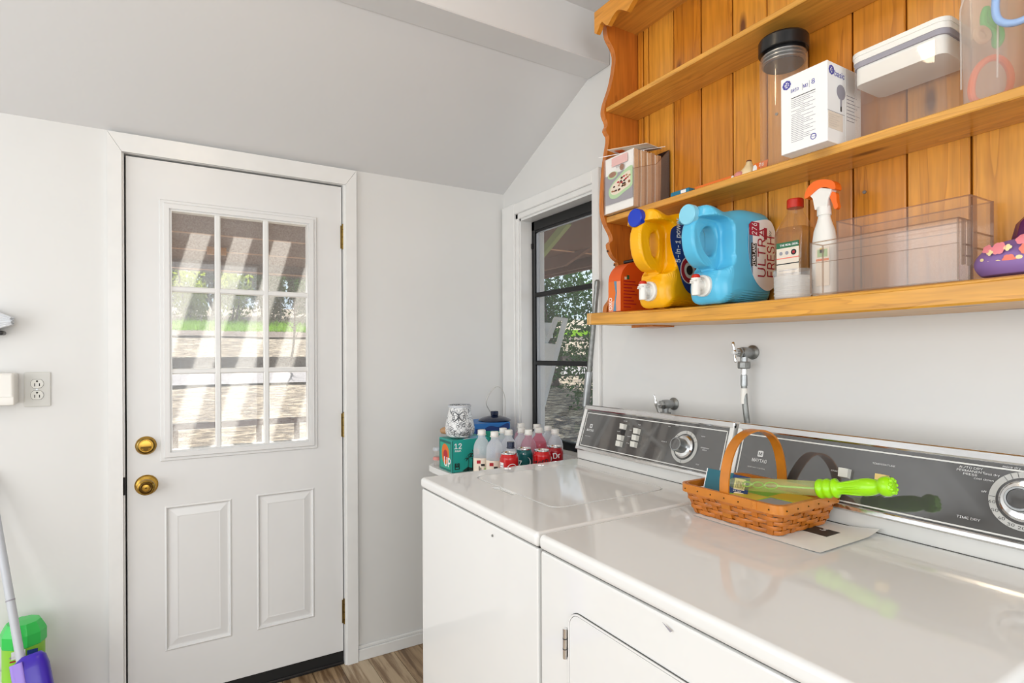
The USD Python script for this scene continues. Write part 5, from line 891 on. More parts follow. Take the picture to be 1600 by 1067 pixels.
def can(label, x, y, m, deco):
    t = thing('drink_can', label, 'can', (x, y, TZ), None); r, h = .033, .1215
    part(t, 'can', lathe([(0, .004), (.024, .004), (.026, 0), (.031, .007), (r, .013), (r, .100), (.031, .107), (.0275, .1145), (.0268, .117)], (x, y, TZ), n=40), m, 30)
    part(t, 'lid', lathe([(.0268, .116), (.0276, .1195), (.0270, .1215), (.0255, .1205), (.024, .1175), (0, .1175)], (x, y, TZ), n=40), 'chrome', 30); part(t, 'pull_tab', prism(rrect(.012, .020, .005).difference(Point(0, .004).buffer(.003)), (x, y - .004, TZ + .1178), (1, 0, 0), (0, 1, 0), .0012), 'chrome', False)
    vx, vy = -x, -y; L_ = math.hypot(vx, vy); vx, vy = vx / L_, vy / L_; X = np.array([-vy, vx, 0])
    def wrap(mesh, mm, e=.0006):                                       # lay flat print round the can
        v, f = tris(mesh); a = v[:, 0] / r; p = np.array([x, y, TZ]) + ((r + e + v[:, 2]) * np.sin(a))[:, None] * X + ((r + e + v[:, 2]) * np.cos(a))[:, None] * np.array([vx, vy, 0]) + np.outer(v[:, 1], [0, 0, 1]); part(t, 'print', trimesh.Trimesh(p, f, process=False), mm, True)
    def poly(g, mm, e=.0004):
        g = affinity.translate(g, 0, .012)
        q = trimesh.creation.extrude_polygon(g, .0003, engine='earcut'); v, f = trimesh.remesh.subdivide_to_size(q.vertices, q.faces, .006); wrap((v, f), mm, e)
    def txt(s, hgt, cx_, cz, mm, rot=0.0):
        q = meshkit.text_mesh(s, hgt, .0003, True); v = np.array(q.vertices); v[:, 0] -= (v[:, 0].min() + v[:, 0].max()) / 2; c_, s_ = math.cos(rot), math.sin(rot); v = np.c_[v[:, 0] * c_ - v[:, 1] * s_ + cx_, v[:, 0] * s_ + v[:, 1] * c_ + cz + .012, v[:, 2]]; wrap((v, q.faces), mm, .0008)
    deco(poly, txt)
can('red can with small white print, leftmost of the four cans', 1.032, 1.736, 'can_red', lambda P, T_: (P(sbox(-.038, .020, -.020, .078), 'white_print'), [P(sbox(-.036, .026 + .008 * k, -.022, .0285 + .008 * k), 'grey_print', .0008) for k in range(6)], P(Point(.012, .055).buffer(.020).difference(Point(.012, .055).buffer(.0175)), 'white_print'), T_('D', .014, .012, .048, 'white_print')))
can('dark teal can with a red and white swirl, second from the left', 1.129, 1.790, 'can_teal', lambda P, T_: (P(Point(-.006, .060).buffer(.024).difference(Point(-.002, .066).buffer(.024)), 'red_print'), P(Point(.006, .060).buffer(.022).difference(Point(.002, .063).buffer(.021)), 'white_print', .0008), P(Point(-.002, .093).buffer(.0025), 'white_print'), T_('7', .018, -.014, .05, 'white_print')))
can('red can with dark script lettering, third from the left', 1.165, 1.724, 'can_red', lambda P, T_: (T_('Zero', .019, 0, .060, 'black_print', .35), T_('Cola', .015, .004, .040, 'black_print', .3)))
can('dark red can with big white letters, nearest the washer control panel', 1.252, 1.768, 'can_maroon', lambda P, T_: (T_('Dr', .020, .010, .068, 'white_print', .1), P(Point(-.022, .066).buffer(.013).difference(Point(-.022, .066).buffer(.009)), 'white_print'), P(sbox(-.040, .080, -.026, .090), 'black_print'), T_('cola', .010, .006, .048, 'white_print')))
# teal twelve-pack carton
x0, x1, y0, y1, h = .958, 1.1265, 2.052, 2.178, .1285
t = thing('drink_carton', 'teal twelve-pack drink carton with palm trees printed on it', 'carton', ((x0 + x1) / 2, (y0 + y1) / 2, TZ))
part(t, 'carton', bx(x0, x1, y0, y1, TZ, TZ + h, .0025), 'teal_card', False)
X, Z_ = np.array([1.0, 0, 0]), np.array([0, 0, 1.0]); o = np.array([x0, y0 - .0002, TZ])
def cf(nm, g, m, e=.0003): part(t, nm, prism(g, o, X, Z_, e, Z=(0, -1, 0)), m, False)
part(t, 'lettering', words('12', .021, o + X * .026 + Z_ * .094, X, Z_, 'c', .0005, True), 'white_print', False); part(t, 'lettering', words('PACK', .0075, o + X * .026 + Z_ * .082, X, Z_, 'c', .0005, True), 'white_print', False)
cf('badge', rrect(.022, .026, .003, .022, .024), 'palm_print'); part(t, 'lettering', words('0', .010, o + X * .022 + Z_ * .026, X, Z_, 'c', .0006), 'teal_card', False); cf('badge_bar', sbox(.015, .015, .029, .020), 'teal_card', .0006)
def palm(px, pz, hgt, s):
    g = [Polygon([(px - .002 * s, 0.002), (px + .002 * s, .002), (px + .001 * s + .004, hgt), (px - .001 * s + .004, hgt)])]
    for a in (-.5, .25, .95, 1.7, 2.5, 3.4, 4.1): g.append(Polygon([(px + .004, hgt - .001), (px + .004 + .016 * s * math.cos(a + .16), hgt + .012 * s * math.sin(a + .16)), (px + .004 + .026 * s * math.cos(a), hgt - .004 + .016 * s * math.sin(a)), (px + .004 + .014 * s * math.cos(a - .25), hgt + .006 * s * math.sin(a - .25))]))
    return unary_union([q.buffer(0) for q in g])
cf('palm_print', palm(.070, 0, .056, .9), 'palm_print', .0004); cf('palm_print', palm(.090, 0, .072, 1.1), 'palm_print', .0005); cf('palm_print', Polygon([(.044, .002), (.110, .002), (.108, .016), (.09, .011), (.07, .018), (.055, .010)]), 'palm_print', .0004); cf('sun_print', Point(.108, .076).buffer(.014).intersection(sbox(0, 0, .1265, .2)), 'salmon_card', .0003); cf('edge_band', sbox(0, .0, .004, h - .003), 'teal_dark')
oe = np.array([x0 - .0002, y1, TZ]); Xe = np.array([0, -1.0, 0])
def ce_(nm, g, m, e=.0003): part(t, nm, prism(g, oe, Xe, Z_, e, Z=(-1, 0, 0)), m, False)
ce_('end_panel', sbox(.006, .004, .118, .122), 'teal_dark'); ce_('end_panel', sbox(.014, .010, .112, .112), 'mint_card', .0005); ce_('end_picture', Polygon(spline([(.05, .03), (.03, .07), (.045, .105), (.085, .10), (.10, .06), (.08, .03)], 40, True)), 'orange_print', .0008); ce_('end_picture', Point(.066, .065).buffer(.020), 'red_print', .0011)
part(t, 'lettering', words('UP', .036, oe + Xe * .085 + Z_ * .020 + np.array([-.0012, 0, 0]), Xe, Z_, 'c', .0004, True), 'white_print', False)
part(t, 'top_flap', bx(x0 + .06, x1 - .005, y0 + .01, y0 + .07, TZ + h, TZ + h + .0006), 'blue_plastic', False); part(t, 'top_tear', prism(Polygon([(x0 + .05, y0 + .004), (x0 + .10, y0 + .016), (x0 + .075, y0 + .03)]), (0, 0, TZ + h), (1, 0, 0), (0, 1, 0), .001), 'white_paper', False)
# butterfly-patterned lantern jar on the carton
gx_, gy_, gz_ = 1.022, 2.113, TZ + h + .0012
t = thing('butterfly_jar', 'white mosaic jar drawn with a dark butterfly, standing on the teal carton', 'jar', (gx_, gy_, gz_))
JP = [(0, 0), (.036, 0), (.052, .008), (.0605, .024), (.0610, .040), (.057, .062), (.051, .088), (.046, .110), (.0435, .126), (.0445, .132)]
def jr(z): return float(np.interp(z, [p[1] for p in JP[1:]], [p[0] for p in JP[1:]]))
part(t, 'jar', lathe(JP + [(.041, .132), (.041, .10), (0, .10)], (gx_, gy_, gz_), n=56), 'mosaic_jar', 30)
part(t, 'rim', lathe([(.0415, .124), (.0470, .125), (.0470, .133), (.0415, .134)], (gx_, gy_, gz_), n=48), 'silver_paint', 30)
vx, vy = -gx_, -gy_; L_ = math.hypot(vx, vy); vx, vy = vx / L_, vy / L_; Xv = np.array([-vy, vx, 0])
def jl(pts, m='mosaic_line', r=.0009, closed=False):
    q = []
    for u, z in pts: rr_ = jr(z) + .0003; a = u / rr_; q.append(np.array([gx_, gy_, gz_ + z]) + rr_ * (math.sin(a) * Xv + math.cos(a) * np.array([vx, vy, 0])))
    part(t, 'mosaic_line', tube(q, r, 5, closed), m, True)
bw = [(0, .096), (.012, .108), (.026, .110), (.030, .100), (.022, .092), (.026, .082), (.020, .072), (.010, .074), (0, .086)]
for s in (-1, 1):
    for k in (1.0, .72): jl([(s * (.002 + u * k) - .004, .091 + (z - .091) * k) for u, z in spline([(a, b) for a, b in bw], 40)], r=.0011)
    for e in ((.026, .106), (.024, .085), (.014, .074)): jl([(-.004 + s * .002, .09), (-.004 + s * e[0], e[1])], r=.0008)
    jl([(-.004, .098), (-.004 + s * .006, .114), (-.004 + s * .010, .117)], r=.0008)
jl([(-.004, .072), (-.004, .100)], r=.0020)
for k in range(26):
    u0_, z0_ = RNG.uniform(-.05, .05), RNG.choice([RNG.uniform(.012, .066), RNG.uniform(.012, .06)]); rr_ = RNG.uniform(.005, .011)
    jl([(u0_ + rr_ * math.cos(a) * (1 + .25 * math.sin(3 * a + k)), z0_ + rr_ * .8 * math.sin(a)) for a in np.linspace(0, 2 * math.pi, 14, endpoint=False)], r=.0007, closed=True)
for u_, z_ in ((-.028, .078), (.030, .092), (.018, .050)): jl([(u_, z_), (u_ + .002, z_)], 'black_print', .0022)
part(t, 'spout', lathe([(0, 0), (.0165, 0), (.014, .016), (.009, .026), (0, .030)], np.array([gx_, gy_, gz_ + .030]) - Xv * .052, -Xv + np.array([0, 0, -.1]), 24), 'mug_brown', 30, label='brown side spout')
# blue box with a dark pot lid on it
x0, x1, y0, y1, h = 1.168, 1.352, 2.262, 2.440, .158
t = thing('blue_carton', 'blue and green carton behind the bottles, with a dark pot lid lying on it', 'carton', ((x0 + x1) / 2, (y0 + y1) / 2, TZ)); part(t, 'carton', bx(x0, x1, y0, y1, TZ, TZ + h, .0015), 'sky_card', False)
part(t, 'end_panel', bx(x0 - .0006, x0, y0 + .002, y1 - .002, TZ + .004, TZ + h - .002), 'navy_enamel', False); part(t, 'front_panel', bx(x0 + .002, x0 + .045, y0 - .0006, y0, TZ + .004, TZ + h - .022), 'navy_print', False); part(t, 'front_panel', bx(x0 + .047, x1 - .002, y0 - .0006, y0, TZ + .080, TZ + h - .030), 'mint_card', False)
part(t, 'front_wave', prism(Polygon(spline([(.046, h - .028), (.08, h - .012), (.12, h - .020), (.178, h - .010), (.178, h - .030), (.11, h - .036)], 50, True)), (x0, y0 - .0007, TZ), (1, 0, 0), (0, 0, 1), .0004, Z=(0, -1, 0)), 'navy_print', False)
part(t, 'lettering', words('ON', .022, (x0 + .10, y0 - .0012, TZ + .050), (1, 0, 0), (0, 0, 1), 'c', .0005, True), 'white_print', False)
po = (1.312, 2.338, TZ + h + .0005); t = thing('pot_lid', 'dark navy enamel pot lid with a square knob on the blue carton', 'lid', po)
part(t, 'lid', lathe([(.0, .002), (.066, .002), (.0755, .0), (.0775, .002), (.072, .007), (.055, .015), (.030, .021), (0, .023)], po, n=56), 'navy_enamel', 40); part(t, 'knob', rbx(po[0] - .0155, po[0] + .0155, po[1] - .012, po[1] + .012, po[2] + .022, po[2] + .045, .004, 3), 'navy_enamel', 30)
# white cable looping up against the wall
c = spline([(1.372, 2.458, TZ + .004), (1.372, 2.456, 1.02), (1.330, 2.43, 1.082), (1.302, 2.40, 1.115), (1.322, 2.39, 1.168), (1.357, 2.385, 1.190), (1.386, 2.385, 1.165), (1.398, 2.385, 1.10), (1.399, 2.390, 1.0), (1.399, 2.395, TZ + .004)], 90)
single('cable', 'thin white cable standing in a loop behind the pot lid', 'cable', tube(c, .0024, 8), 'cable_white')
# small lidded cups left of the carton
t = thing('lidded_cup', 'small clear cups with pink lids left of the teal carton', 'cup', (.9745, 2.225, TZ))
for k, zc in enumerate((0, .040)):
    part(t, 'cup', lathe([(0, zc), (.018, zc), (.021, zc + .026), (.0195, zc + .026), (.017, zc + .002), (0, zc + .002)], (.9745, 2.225, TZ), n=28), 'acrylic', 30); part(t, 'lid', lathe([(0, zc + .026), (.0225, zc + .026), (.0225, zc + .034), (.018, zc + .0385), (0, zc + .0385)], (.9745, 2.225, TZ), n=28), 'ceramic_pink' if k == 0 else 'silver_paint', 30)

# ------------------------------------------------------------------ left edge: outlet, brush, holder, mop, wipes
ox, oz = -.385, 1.233
t = thing('wall_outlet', 'grey double wall outlet left of the door', 'outlet', (ox, WY, oz)); Yn = (0, -1, 0)
part(t, 'cover_plate', rbx(ox - .0352, ox + .0352, WY - .006, WY, oz - .059, oz + .059, .0045, 3), 'outlet_plastic', 30)
for dz in (.0195, -.0195):
    s = part(t, 'socket', prism(Point(0, 0).buffer(.0172, 20).intersection(sbox(-.02, -.0142, .02, .0142)), (ox - .0005, WY - .0055, oz + dz), (1, 0, 0), (0, 0, 1), .0024, Z=Yn), 'socket_plastic', 30)
    part(s, 'socket_edge', prism(Point(0, 0).buffer(.0180, 20).intersection(sbox(-.02, -.0150, .02, .0150)), (ox - .0005, WY - .0055, oz + dz), (1, 0, 0), (0, 0, 1), .0010, Z=Yn), 'black_print', 30)
    for dx, w_, z0_, z1_ in ((-.0065, .0022, -.0085, .0015), (.0062, .0022, -.0080, .0010)): part(s, 'slot', bx(ox + dx - w_ / 2, ox + dx + w_ / 2, WY - .0083, WY - .0078, oz + dz + z0_ , oz + dz + z1_), 'black_gap', False)
    part(s, 'ground_hole', cyl((ox - .0003, WY - .0076, oz + dz + .0085), Yn, .0030, .0007, 14), 'black_gap')
part(t, 'screw', cyl((ox - .001, WY - .0058, oz), Yn, .0030, .0012, 14), 'brushed_steel')
# brush hanging at the left edge
t = thing('hand_brush', 'white-bristled brush hanging on the wall at the left edge of the picture', 'brush', (-.505, 2.43, 1.41))
part(t, 'back', rbx(-.62, -.462, 2.442, 2.486, 1.4155, 1.430, .006, 3), 'black_plastic', 30); part(t, 'hook', tube([(-.58, 2.499, 1.47), (-.58, 2.47, 1.47), (-.58, 2.465, 1.425)], .003, 8), 'galvanised', True)
tufts = []
for i in range(7):
    for j in range(6):
        u = i / 6; tufts.append(tube([(-.53, 2.446 + j * .007, 1.428 + .070 * u), (-.485, 2.446 + j * .007, 1.436 + .056 * u), (-.447 + .006 * RNG.random(), 2.446 + j * .007 + RNG.normal(0, .002), 1.452 + .020 * u)], [.0045, .0045, .0030], 6))
part(t, 'bristles', cat(*tufts), 'frost_white', False, kind='stuff')
t = thing('wall_holder', 'plain white plastic holder fixed to the wall left of the outlet', 'holder', (-.505, 2.47, 1.19)); part(t, 'holder', rbx(-.58, -.4335, 2.430, 2.499, 1.186, 1.292, .010, 4), 'white_plastic', 30); part(t, 'lip', rbx(-.58, -.4325, 2.424, 2.44, 1.186, 1.215, .006, 3), 'white_plastic', 30)
# white storage bin standing below, wipes tub on it, mop in front
t = thing('storage_box', 'white plastic storage box on the floor by the wall, below the green tub', 'box', (-.45, 2.38, 0)); part(t, 'box', rbx(-.60, -.375, 2.33, 2.478, .003, .298, .012, 3), 'white_plastic', 30); part(t, 'lid', rbx(-.605, -.370, 2.325, 2.483, .291, .308, .006, 3), 'white_plastic', 30)
wx, wy, wz = -.4065, 2.395, .3085; t = thing('wipes_tub', 'green lidded tub of wipes behind the purple mop head', 'tub', (wx, wy, wz))
part(t, 'tub', lathe([(0, 0), (.050, 0), (.054, .006), (.054, .120), (0, .120)], (wx, wy, wz), n=44), 'lime_label', 30)
part(t, 'lid', lathe([(0, .112), (.0575, .112), (.0590, .116), (.0590, .150), (.055, .160), (.047, .176), (.043, .182), (0, .184)], (wx, wy, wz), n=10), 'green_plastic', False, label='bright green faceted lid')
vx, vy = -wx, -wy; L_ = math.hypot(vx, vy); vx, vy = vx / L_, vy / L_; Xv = np.array([-vy, vx, 0]); o = np.array([wx + vx * .0552, wy + vy * .0552, wz])
for nm, a, b, c_, d_, m in (('label_patch', -.030, .086, .004, .110, 'white_print'), ('label_stripe', .008, .090, .034, .104, 'navy_print'), ('label_stripe', .0, .050, .034, .062, 'lime_label'), ('label_line', -.034, .090, -.012, .096, 'grey_print'), ('label_line', -.034, .078, -.010, .082, 'red_print')):
    part(t, nm, prism(sbox(a, b, c_, d_), o, Xv, (0, 0, 1), .0008, Z=(vx, vy, 0)), m, False)
m0, m1 = np.array([-.3137, 2.141, .02]), np.array([-.515, 2.498, .985])
dv = (m1 - m0) / np.linalg.norm(m1 - m0); Lm = np.linalg.norm(m1 - m0)
t = thing('spray_mop', 'silver-handled mop with a purple body leaning at the lower left', 'mop', m0); fm = frame3(dv)
part(t, 'pole', tube([m0 + dv * .28, m1], .0115, 18), 'silver_paint', True); part(t, 'pole_joint', lathe([(0, 0), (.0122, 0), (.0122, .004), (0, .004)], m0 + dv * .605, dv, 20), 'grey_print', 30)
Sx = np.array([1.0, 0, 0]) - dv * dv[0]; Sx /= np.linalg.norm(Sx); Sy = np.cross(dv, Sx)
def mring(u, a, b, off): return [m0 + dv * u + Sx * (off + a * math.copysign(abs(math.cos(q)) ** .7, math.cos(q))) + Sy * (b * math.copysign(abs(math.sin(q)) ** .7, math.sin(q))) for q in np.linspace(0, 2 * math.pi, 36, endpoint=False)]
part(t, 'housing', loft([mring(.06, .030, .022, .006), mring(.10, .042, .028, .014), mring(.24, .047, .032, .020), mring(.390, .045, .031, .020), mring(.417, .038, .026, .022), mring(.430, .024, .016, .026)]), 'purple_plastic', 40, label='purple plastic body')
part(t, 'front_strip', loft([mring(u, .0155, .004, -.008) for u in (.10, .417)]).apply_translation(-Sy * .030 if Sy[1] > 0 else Sy * .030), 'lilac_plastic', 30); part(t, 'button', cyl(m0 + dv * .345 + Sx * -.008 + (-Sy if Sy[1] > 0 else Sy) * .034, (-Sy if Sy[1] > 0 else Sy), .015, .004, 28), 'lilac_plastic', 30)
part(t, 'mop_head', rbx(m0[0] - .17, m0[0] + .17, m0[1] - .05, m0[1] + .05, .003, .035, .010, 3), 'purple_plastic', 30); part(t, 'neck', tube([m0 + [0, 0, .01], m0 + dv * .08], .014, 14), 'lilac_plastic', True)

# ------------------------------------------------------------------ outdoors: porch, railing, yard, road, bank, bushes
RZ = 2.35
pr = thing('porch_roof', 'brown plank porch roof with an open slatted strip, seen through the door and window', 'roof', (1, 5, RZ))
def pboard(x0, x1, y0, y1): part(pr, 'roof_board', bx(x0, x1, y0, y1, RZ, RZ + .022), 'porch_brown', False)
ybs = (4.455, 5.315, 6.135, 6.83)
for a, b in zip(ybs[:-1], ybs[1:]):
    for u, v in ((-3.0, -.6), (-.595, 1.75), (1.755, 4.0)): pboard(u, v, a + .006, b - .006)
for u, v in ((-3.0, -1.0), (1.46, 4.0)): pboard(u, v, 3.17, 4.45)
pboard(-3.0, 4.0, 2.645, 3.162)
for y0 in (-1.0, .25, 1.5): pboard(1.62, 4.0, y0, y0 + 1.245 - (.0 if y0 < 1.5 else .105))
for k in range(-8, 9): part(pr, 'slat', bx(.296 + .15 * k, .371 + .15 * k, 3.10, 4.47, RZ + .001, RZ + .024), 'porch_slat', False)
for y in (4.455, 5.315, 6.135): part(pr, 'gap_light_strip', bx(-3.0, 4.0, y - .012, y + .012, RZ - .008, RZ + .001), 'gap_light_tan', False)  # tan strips painted in for the light showing through the board gaps
part(pr, 'gap_light_strip', bx(-3.0, 4.0, 6.80, 6.828, RZ - .100, RZ - .09), 'gap_light_tan', False)  # the last light line, put in as a tan strip along the fascia
part(pr, 'fascia', bx(-3.0, 4.0, 6.83, 6.87, RZ - .11, RZ + .03), 'porch_brown', False); part(pr, 'fascia', bx(4.0, 4.04, -1.0, 6.87, RZ - .06, RZ + .03), 'porch_brown', False)
part(pr, 'drop_board', prism(Polygon([(4.2, 2.352), (5.6, 2.352), (5.6, 2.235), (4.62, 2.235)]), (3.40, 0, 0), (0, 1, 0), (0, 0, 1), .04), 'porch_slat', False); part(pr, 'drop_board', prism(Polygon([(3.9, 2.352), (5.6, 2.352), (5.6, 2.255), (4.25, 2.255)]), (3.72, 0, 0), (0, 1, 0), (0, 0, 1), .04), 'porch_brown', False)
part(pr, 'light_rafter', bx(.30, .46, 5.9, 5.94, RZ - .07, RZ - .002), 'orange_print' if False else 'pine_valance', False)
for p in ((-2.9, 3.88), (3.9, 3.88), (3.9, 6.75), (-2.9, 6.75), (2.62, 4.10)): part(pr, 'post', bx(p[0] - .05, p[0] + .05, p[1] - .05, p[1] + .05, -.05 if p[1] < 6 else -.7, RZ), 'porch_brown', False)
q0, q1 = np.array([2.62, 4.05, 2.07]), np.array([2.62, 3.50, 2.36]); d = (q1 - q0) / np.linalg.norm(q1 - q0); part(pr, 'brace', basis(bx(0, np.linalg.norm(q1 - q0), -.03, .03, -.02, .02), q0, d, np.cross((1, 0, 0), d), (1, 0, 0)), 'brace_green', False, label='pale green diagonal brace')
dk = thing('porch_deck', 'weathered porch deck outside the door', 'deck', (1, 3.2, -.05))
for k in range(9): part(dk, 'deck_board', bx(-3.0, 4.05, 2.648 + k * .142, 2.784 + k * .142, -.085, -.05, .003), 'deck_brown', False)
for k in range(17): part(dk, 'deck_board', bx(1.625 + k * .142, 1.761 + k * .142, -1.0, 2.643, -.085, -.05, .003), 'deck_brown', False)
rl = thing('porch_railing', 'dark red-brown porch railing outside the door', 'railing', (.5, 3.86, -.05))
part(rl, 'top_rail', bx(-2.85, 1.35, 3.84, 3.90, .912, .945, .004), 'rail_brown', False); part(rl, 'bottom_rail', bx(-2.85, 1.35, 3.85, 3.89, .03, .07), 'rail_brown', False)
for k in range(-12, 6): part(rl, 'baluster', bx(.030 + .225 * k - .014, .030 + .225 * k + .014, 3.855, 3.885, .07, .912), 'rail_brown', False)
def gz_at(x, y):
    z = np.interp(y, [-10, 8, 16, 19.4, 20.2, 26, 31, 36, 60], [-.45, -.40, .55, .80, .98, 2.25, 2.90, 3.3, 6.0])
    return z + .05 * (meshkit.noise(np.stack([x * .9, y * .9, 0 * x], -1), 5) - .5) + .03 * (meshkit.noise(np.stack([x * 3.1, y * 3.1, 0 * x], -1), 8) - .5)
def patch(x0, x1, y0, y1, nx, ny, dz=0.0, smoothz=False):
    gx, gy = np.meshgrid(np.linspace(x0, x1, nx), np.linspace(y0, y1, ny), indexing='ij'); z = gz_at(gx, gy) + dz
    if smoothz: z = np.interp(gy, [-10, 8, 16, 19.4, 20.2, 26, 31, 36, 60], [-.45, -.40, .55, .80, .98, 2.25, 2.90, 3.3, 6.0]) + dz
    V = np.c_[gx.ravel(), gy.ravel(), z.ravel()]; i, j = np.meshgrid(np.arange(nx - 1), np.arange(ny - 1), indexing='ij'); a = (i * ny + j).ravel()
    return trimesh.Trimesh(V, np.vstack([np.c_[a, a + ny, a + ny + 1], np.c_[a, a + ny + 1, a + 1]]), process=False)
single('ground', 'bright yard of dry straw and needles rising to the road, seen through the door panes', 'ground', patch(-30, 45, -12, 60, 150, 170, -.02), 'straw_ground', kind='structure', smooth=True)
single('road', 'grey road crossing the yard beyond the straw', 'road', patch(-30, 45, 16.3, 19.0, 60, 6, .045, True), 'asphalt', kind='structure', smooth=True)
single('road_edging', 'low dark timber edging along the far side of the road', 'edging', bx(-30, 45, 20.15, 20.4, .80, 1.30, .03), 'timber_edge')
single('soil_bank', 'strip of dark bare soil below the green grass', 'bank', patch(-30, 45, 25.2, 26.6, 120, 8, .04), 'soil_bank', kind='structure', smooth=True)
gr = []
N = 9000; xs, yy = RNG.uniform(-6, 16, N), RNG.uniform(26.4, 31.5, N); zz = gz_at(xs, yy); a = RNG.uniform(0, 2 * math.pi, N); h = RNG.uniform(.10, .28, N); w = RNG.uniform(.02, .05, N)
V = np.stack([np.c_[xs - w * np.cos(a), yy - w * np.sin(a), zz - .03], np.c_[xs + w * np.cos(a), yy + w * np.sin(a), zz - .03], np.c_[xs + RNG.normal(0, .05, N), yy + RNG.normal(0, .05, N), zz + h]], 1).reshape(-1, 3)
single('grass', 'strip of bright green grass on the bank behind the road', 'grass', trimesh.Trimesh(V, np.arange(3 * N).reshape(-1, 3), process=False), 'grass_green', kind='stuff', smooth=False)
single('grass_bank', 'green turf on the bank under the grass', 'turf', patch(-30, 45, 26.5, 34, 100, 12, .02), 'grass_green', kind='structure', smooth=True)
def bush(name, label, x, y, h, r, n, leaf, size, group=None, trunk=True, lim=None):
    z0 = float(gz_at(np.array(x * 1.0), np.array(y * 1.0))) - .05; t = thing(name, label, 'bush' if h < 4.5 else 'tree', (x, y, z0), group)
    rg = np.random.default_rng(int(abs(x * 97 + y * 31))); cl = rg.normal(0, 1, (14, 3)) * [r * .45, r * .45, h * .20] + [x, y, z0 + h * .58]
    c = cl[rg.integers(0, 14, n)] + rg.normal(0, 1, (n, 3)) * [r * .28, r * .28, h * .13]; c[:, 2] = np.maximum(c[:, 2], z0 + .05)
    if h < 3.5: lim = .86
    if lim: cl[:, 0] = np.clip(cl[:, 0], x - lim, x + lim); c = c[np.abs(c[:, 0] - x) < lim]; n = len(c)
    u = rg.normal(0, 1, (n, 3)); u /= np.linalg.norm(u, axis=1, keepdims=True); v = np.cross(u, rg.normal(0, 1, (n, 3))); v /= np.linalg.norm(v, axis=1, keepdims=True); s = rg.uniform(.6, 1.2, (n, 1)) * size
    V = np.stack([c - u * s, c + v * s * .45, c + u * s, c - v * s * .45], 1).reshape(-1, 3); k = np.arange(n)[:, None] * 4
    part(t, 'foliage', trimesh.Trimesh(V, np.vstack([k + [0, 1, 2], k + [0, 2, 3]]), process=False), leaf, False, kind='stuff')
    if trunk:
        for j in range(3):
            e = cl[j * 3]; part(t, 'stem', tube(spline([(x + .1 * (j - 1), y, z0), ((x + e[0]) / 2 + .1, (y + e[1]) / 2, z0 + h * .3), tuple(e)], 10), np.linspace(.05, .015, 10) * h / 2.6, 7), 'bark', True)
for i, (x, lf, lab) in enumerate(((-1.6, 'leaf_green', 'green bush beyond the grass, leftmost in the door panes'), (.9, 'leaf_yellow', 'sunlit yellow-green bush seen in the upper left door pane'), (3.0, 'leaf_yellow', 'sunlit yellow-green bush seen in the upper middle door pane'), (4.9, 'leaf_green', 'darker bush between the yellow-green ones and the bare branches'), (6.9, 'leaf_green', 'bush seen in the upper right door pane'), (9.2, 'leaf_green', 'bush at the far right beyond the door panes'))):
    bush('yard_bush', lab, x, 34.4 + .8 * (i % 2), 3.0 + .3 * (i % 2), 1.05, 2400, lf, .12, None)
for i, lab in enumerate(('dense green tree behind the bushes, leftmost through the door panes', 'second dense green tree from the left behind the bushes', 'third dense green tree from the left behind the bushes', 'fourth dense green tree from the left behind the bushes', 'fifth dense green tree from the left behind the bushes', 'dense green tree behind the bushes, rightmost through the door panes')):
    bush('backdrop_tree', lab, -3.6 + 3.1 * i, 42.5, 7.0, 2.3, 5200, 'leaf_dark', .24, None, True, 1.35)
for x, y, h, lab in ((7.0, 14.2, 3.6, 'leafy green bush left of the others through the right-hand window'), (10.4, 14.6, 4.2, 'tall leafy green bush in the middle of the right-hand window'), (10.2, 11.0, 3.7, 'leafy green bush low at the right through the right-hand window'), (13.4, 13.6, 4.3, 'leafy green bush farthest right and back through the right-hand window')):
    bush('side_bush', lab, x, y, h, 1.15, 5500, 'leaf_green', .085)
bush('shade_tree', 'tall spreading shade tree beside the yard, its crown above the window view', 9.4, 23.0, 11.0, 2.6, 6000, 'leaf_green', .26)
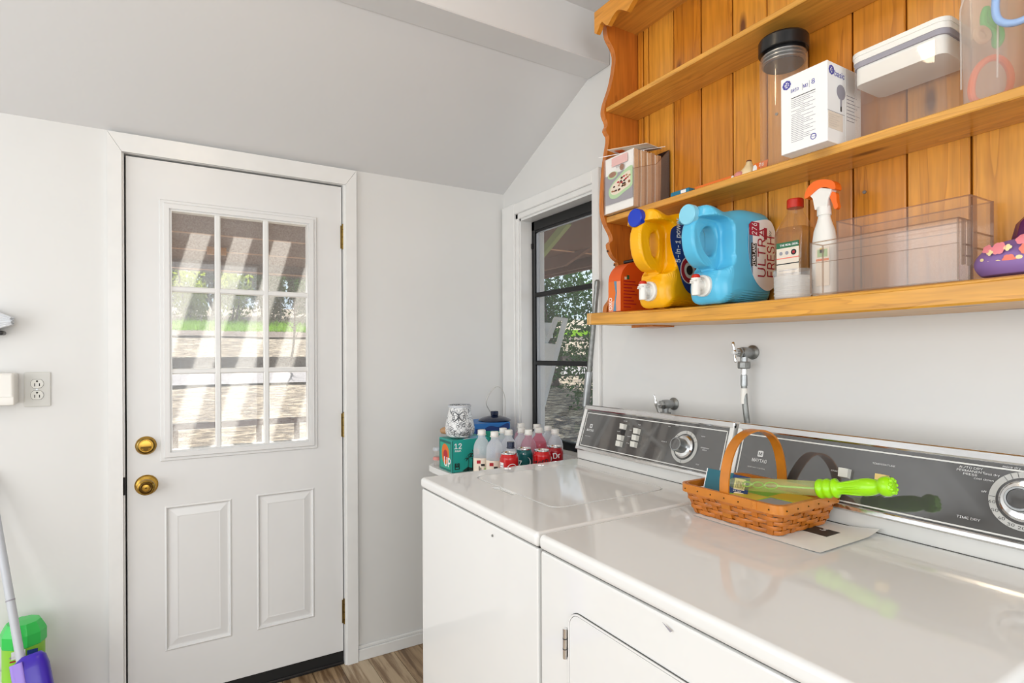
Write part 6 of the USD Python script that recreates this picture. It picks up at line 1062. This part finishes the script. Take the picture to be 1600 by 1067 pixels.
sp = spline([(3.16, 19.0, .75), (3.36, 19.4, 1.15), (3.50, 19.6, 1.9), (3.52, 19.6, 2.7), (3.50, 19.6, 3.6)], 30)
t = thing('sapling', 'thin bare sapling standing at the roadside, through the right column of door panes', 'tree', sp[0]); part(t, 'trunk', tube(sp, np.linspace(.05, .015, 30), 8), 'bark', True)
for k in range(12):
    e = sp[12 + k]; d = np.array([RNG.normal(0, .5), RNG.normal(0, .3), .5]); part(t, 'branch', tube([e, e + d * .4, e + d * .8 + [0, 0, .1]], [.014, .009, .004], 5), 'dry_grass' if False else 'bark', True)
# chain-link fence
wires = []
for k in range(-30, 130):
    for s in (-1, 1): x = -4 + k * .11; wires.append(tube([(x, 31.6, 2.95), (x + s * .85, 31.6, 4.65)], .006, 3, caps=False))
fn = thing('wire_fence', 'wire mesh fence in front of the bushes beyond the grass', 'fence', (2, 31.6, 2.95)); part(fn, 'mesh', cat(*wires), 'fence_wire', False, kind='stuff')
for x in (-4, -1, 2, 5, 8): part(fn, 'post', cyl((x, 31.6, 2.8), (0, 0, 1), .035, 1.95, 10), 'fence_wire')
# white folded board leaning outside the window
Rz = lambda z: 2.5616 + (1.5355 - z) * .4595
wb = Polygon([(Rz(1.535) + .002, 1.545), (Rz(1.545) + .10, 1.560), (Rz(1.545) + .115, 1.548), (Rz(1.48) + .125, 1.475), (Rz(1.42) + .205, 1.405), (Rz(1.36) + .255, 1.32), (Rz(-.045) + .255, -.045), (Rz(-.045), -.045)]); hl = Polygon([(Rz(1.528) + .018, 1.530), (Rz(1.535) + .092, 1.544), (Rz(1.46) + .118, 1.462), (Rz(1.42) + .150, 1.412), (Rz(1.40) + .022, 1.400)])
t = thing('folded_board', 'white plastic folded board with a handle hole leaning outside the window', 'board', (1.9, 3.0, -.045)); part(t, 'board', prism(wb.difference(hl), (1.885, 0, 0), (0, 1, 0), (0, 0, 1), .03), 'outdoor_white', False); part(t, 'latch', bx(1.875, 1.93, 2.735, 2.765, 1.44, 1.53), 'outdoor_white', False)
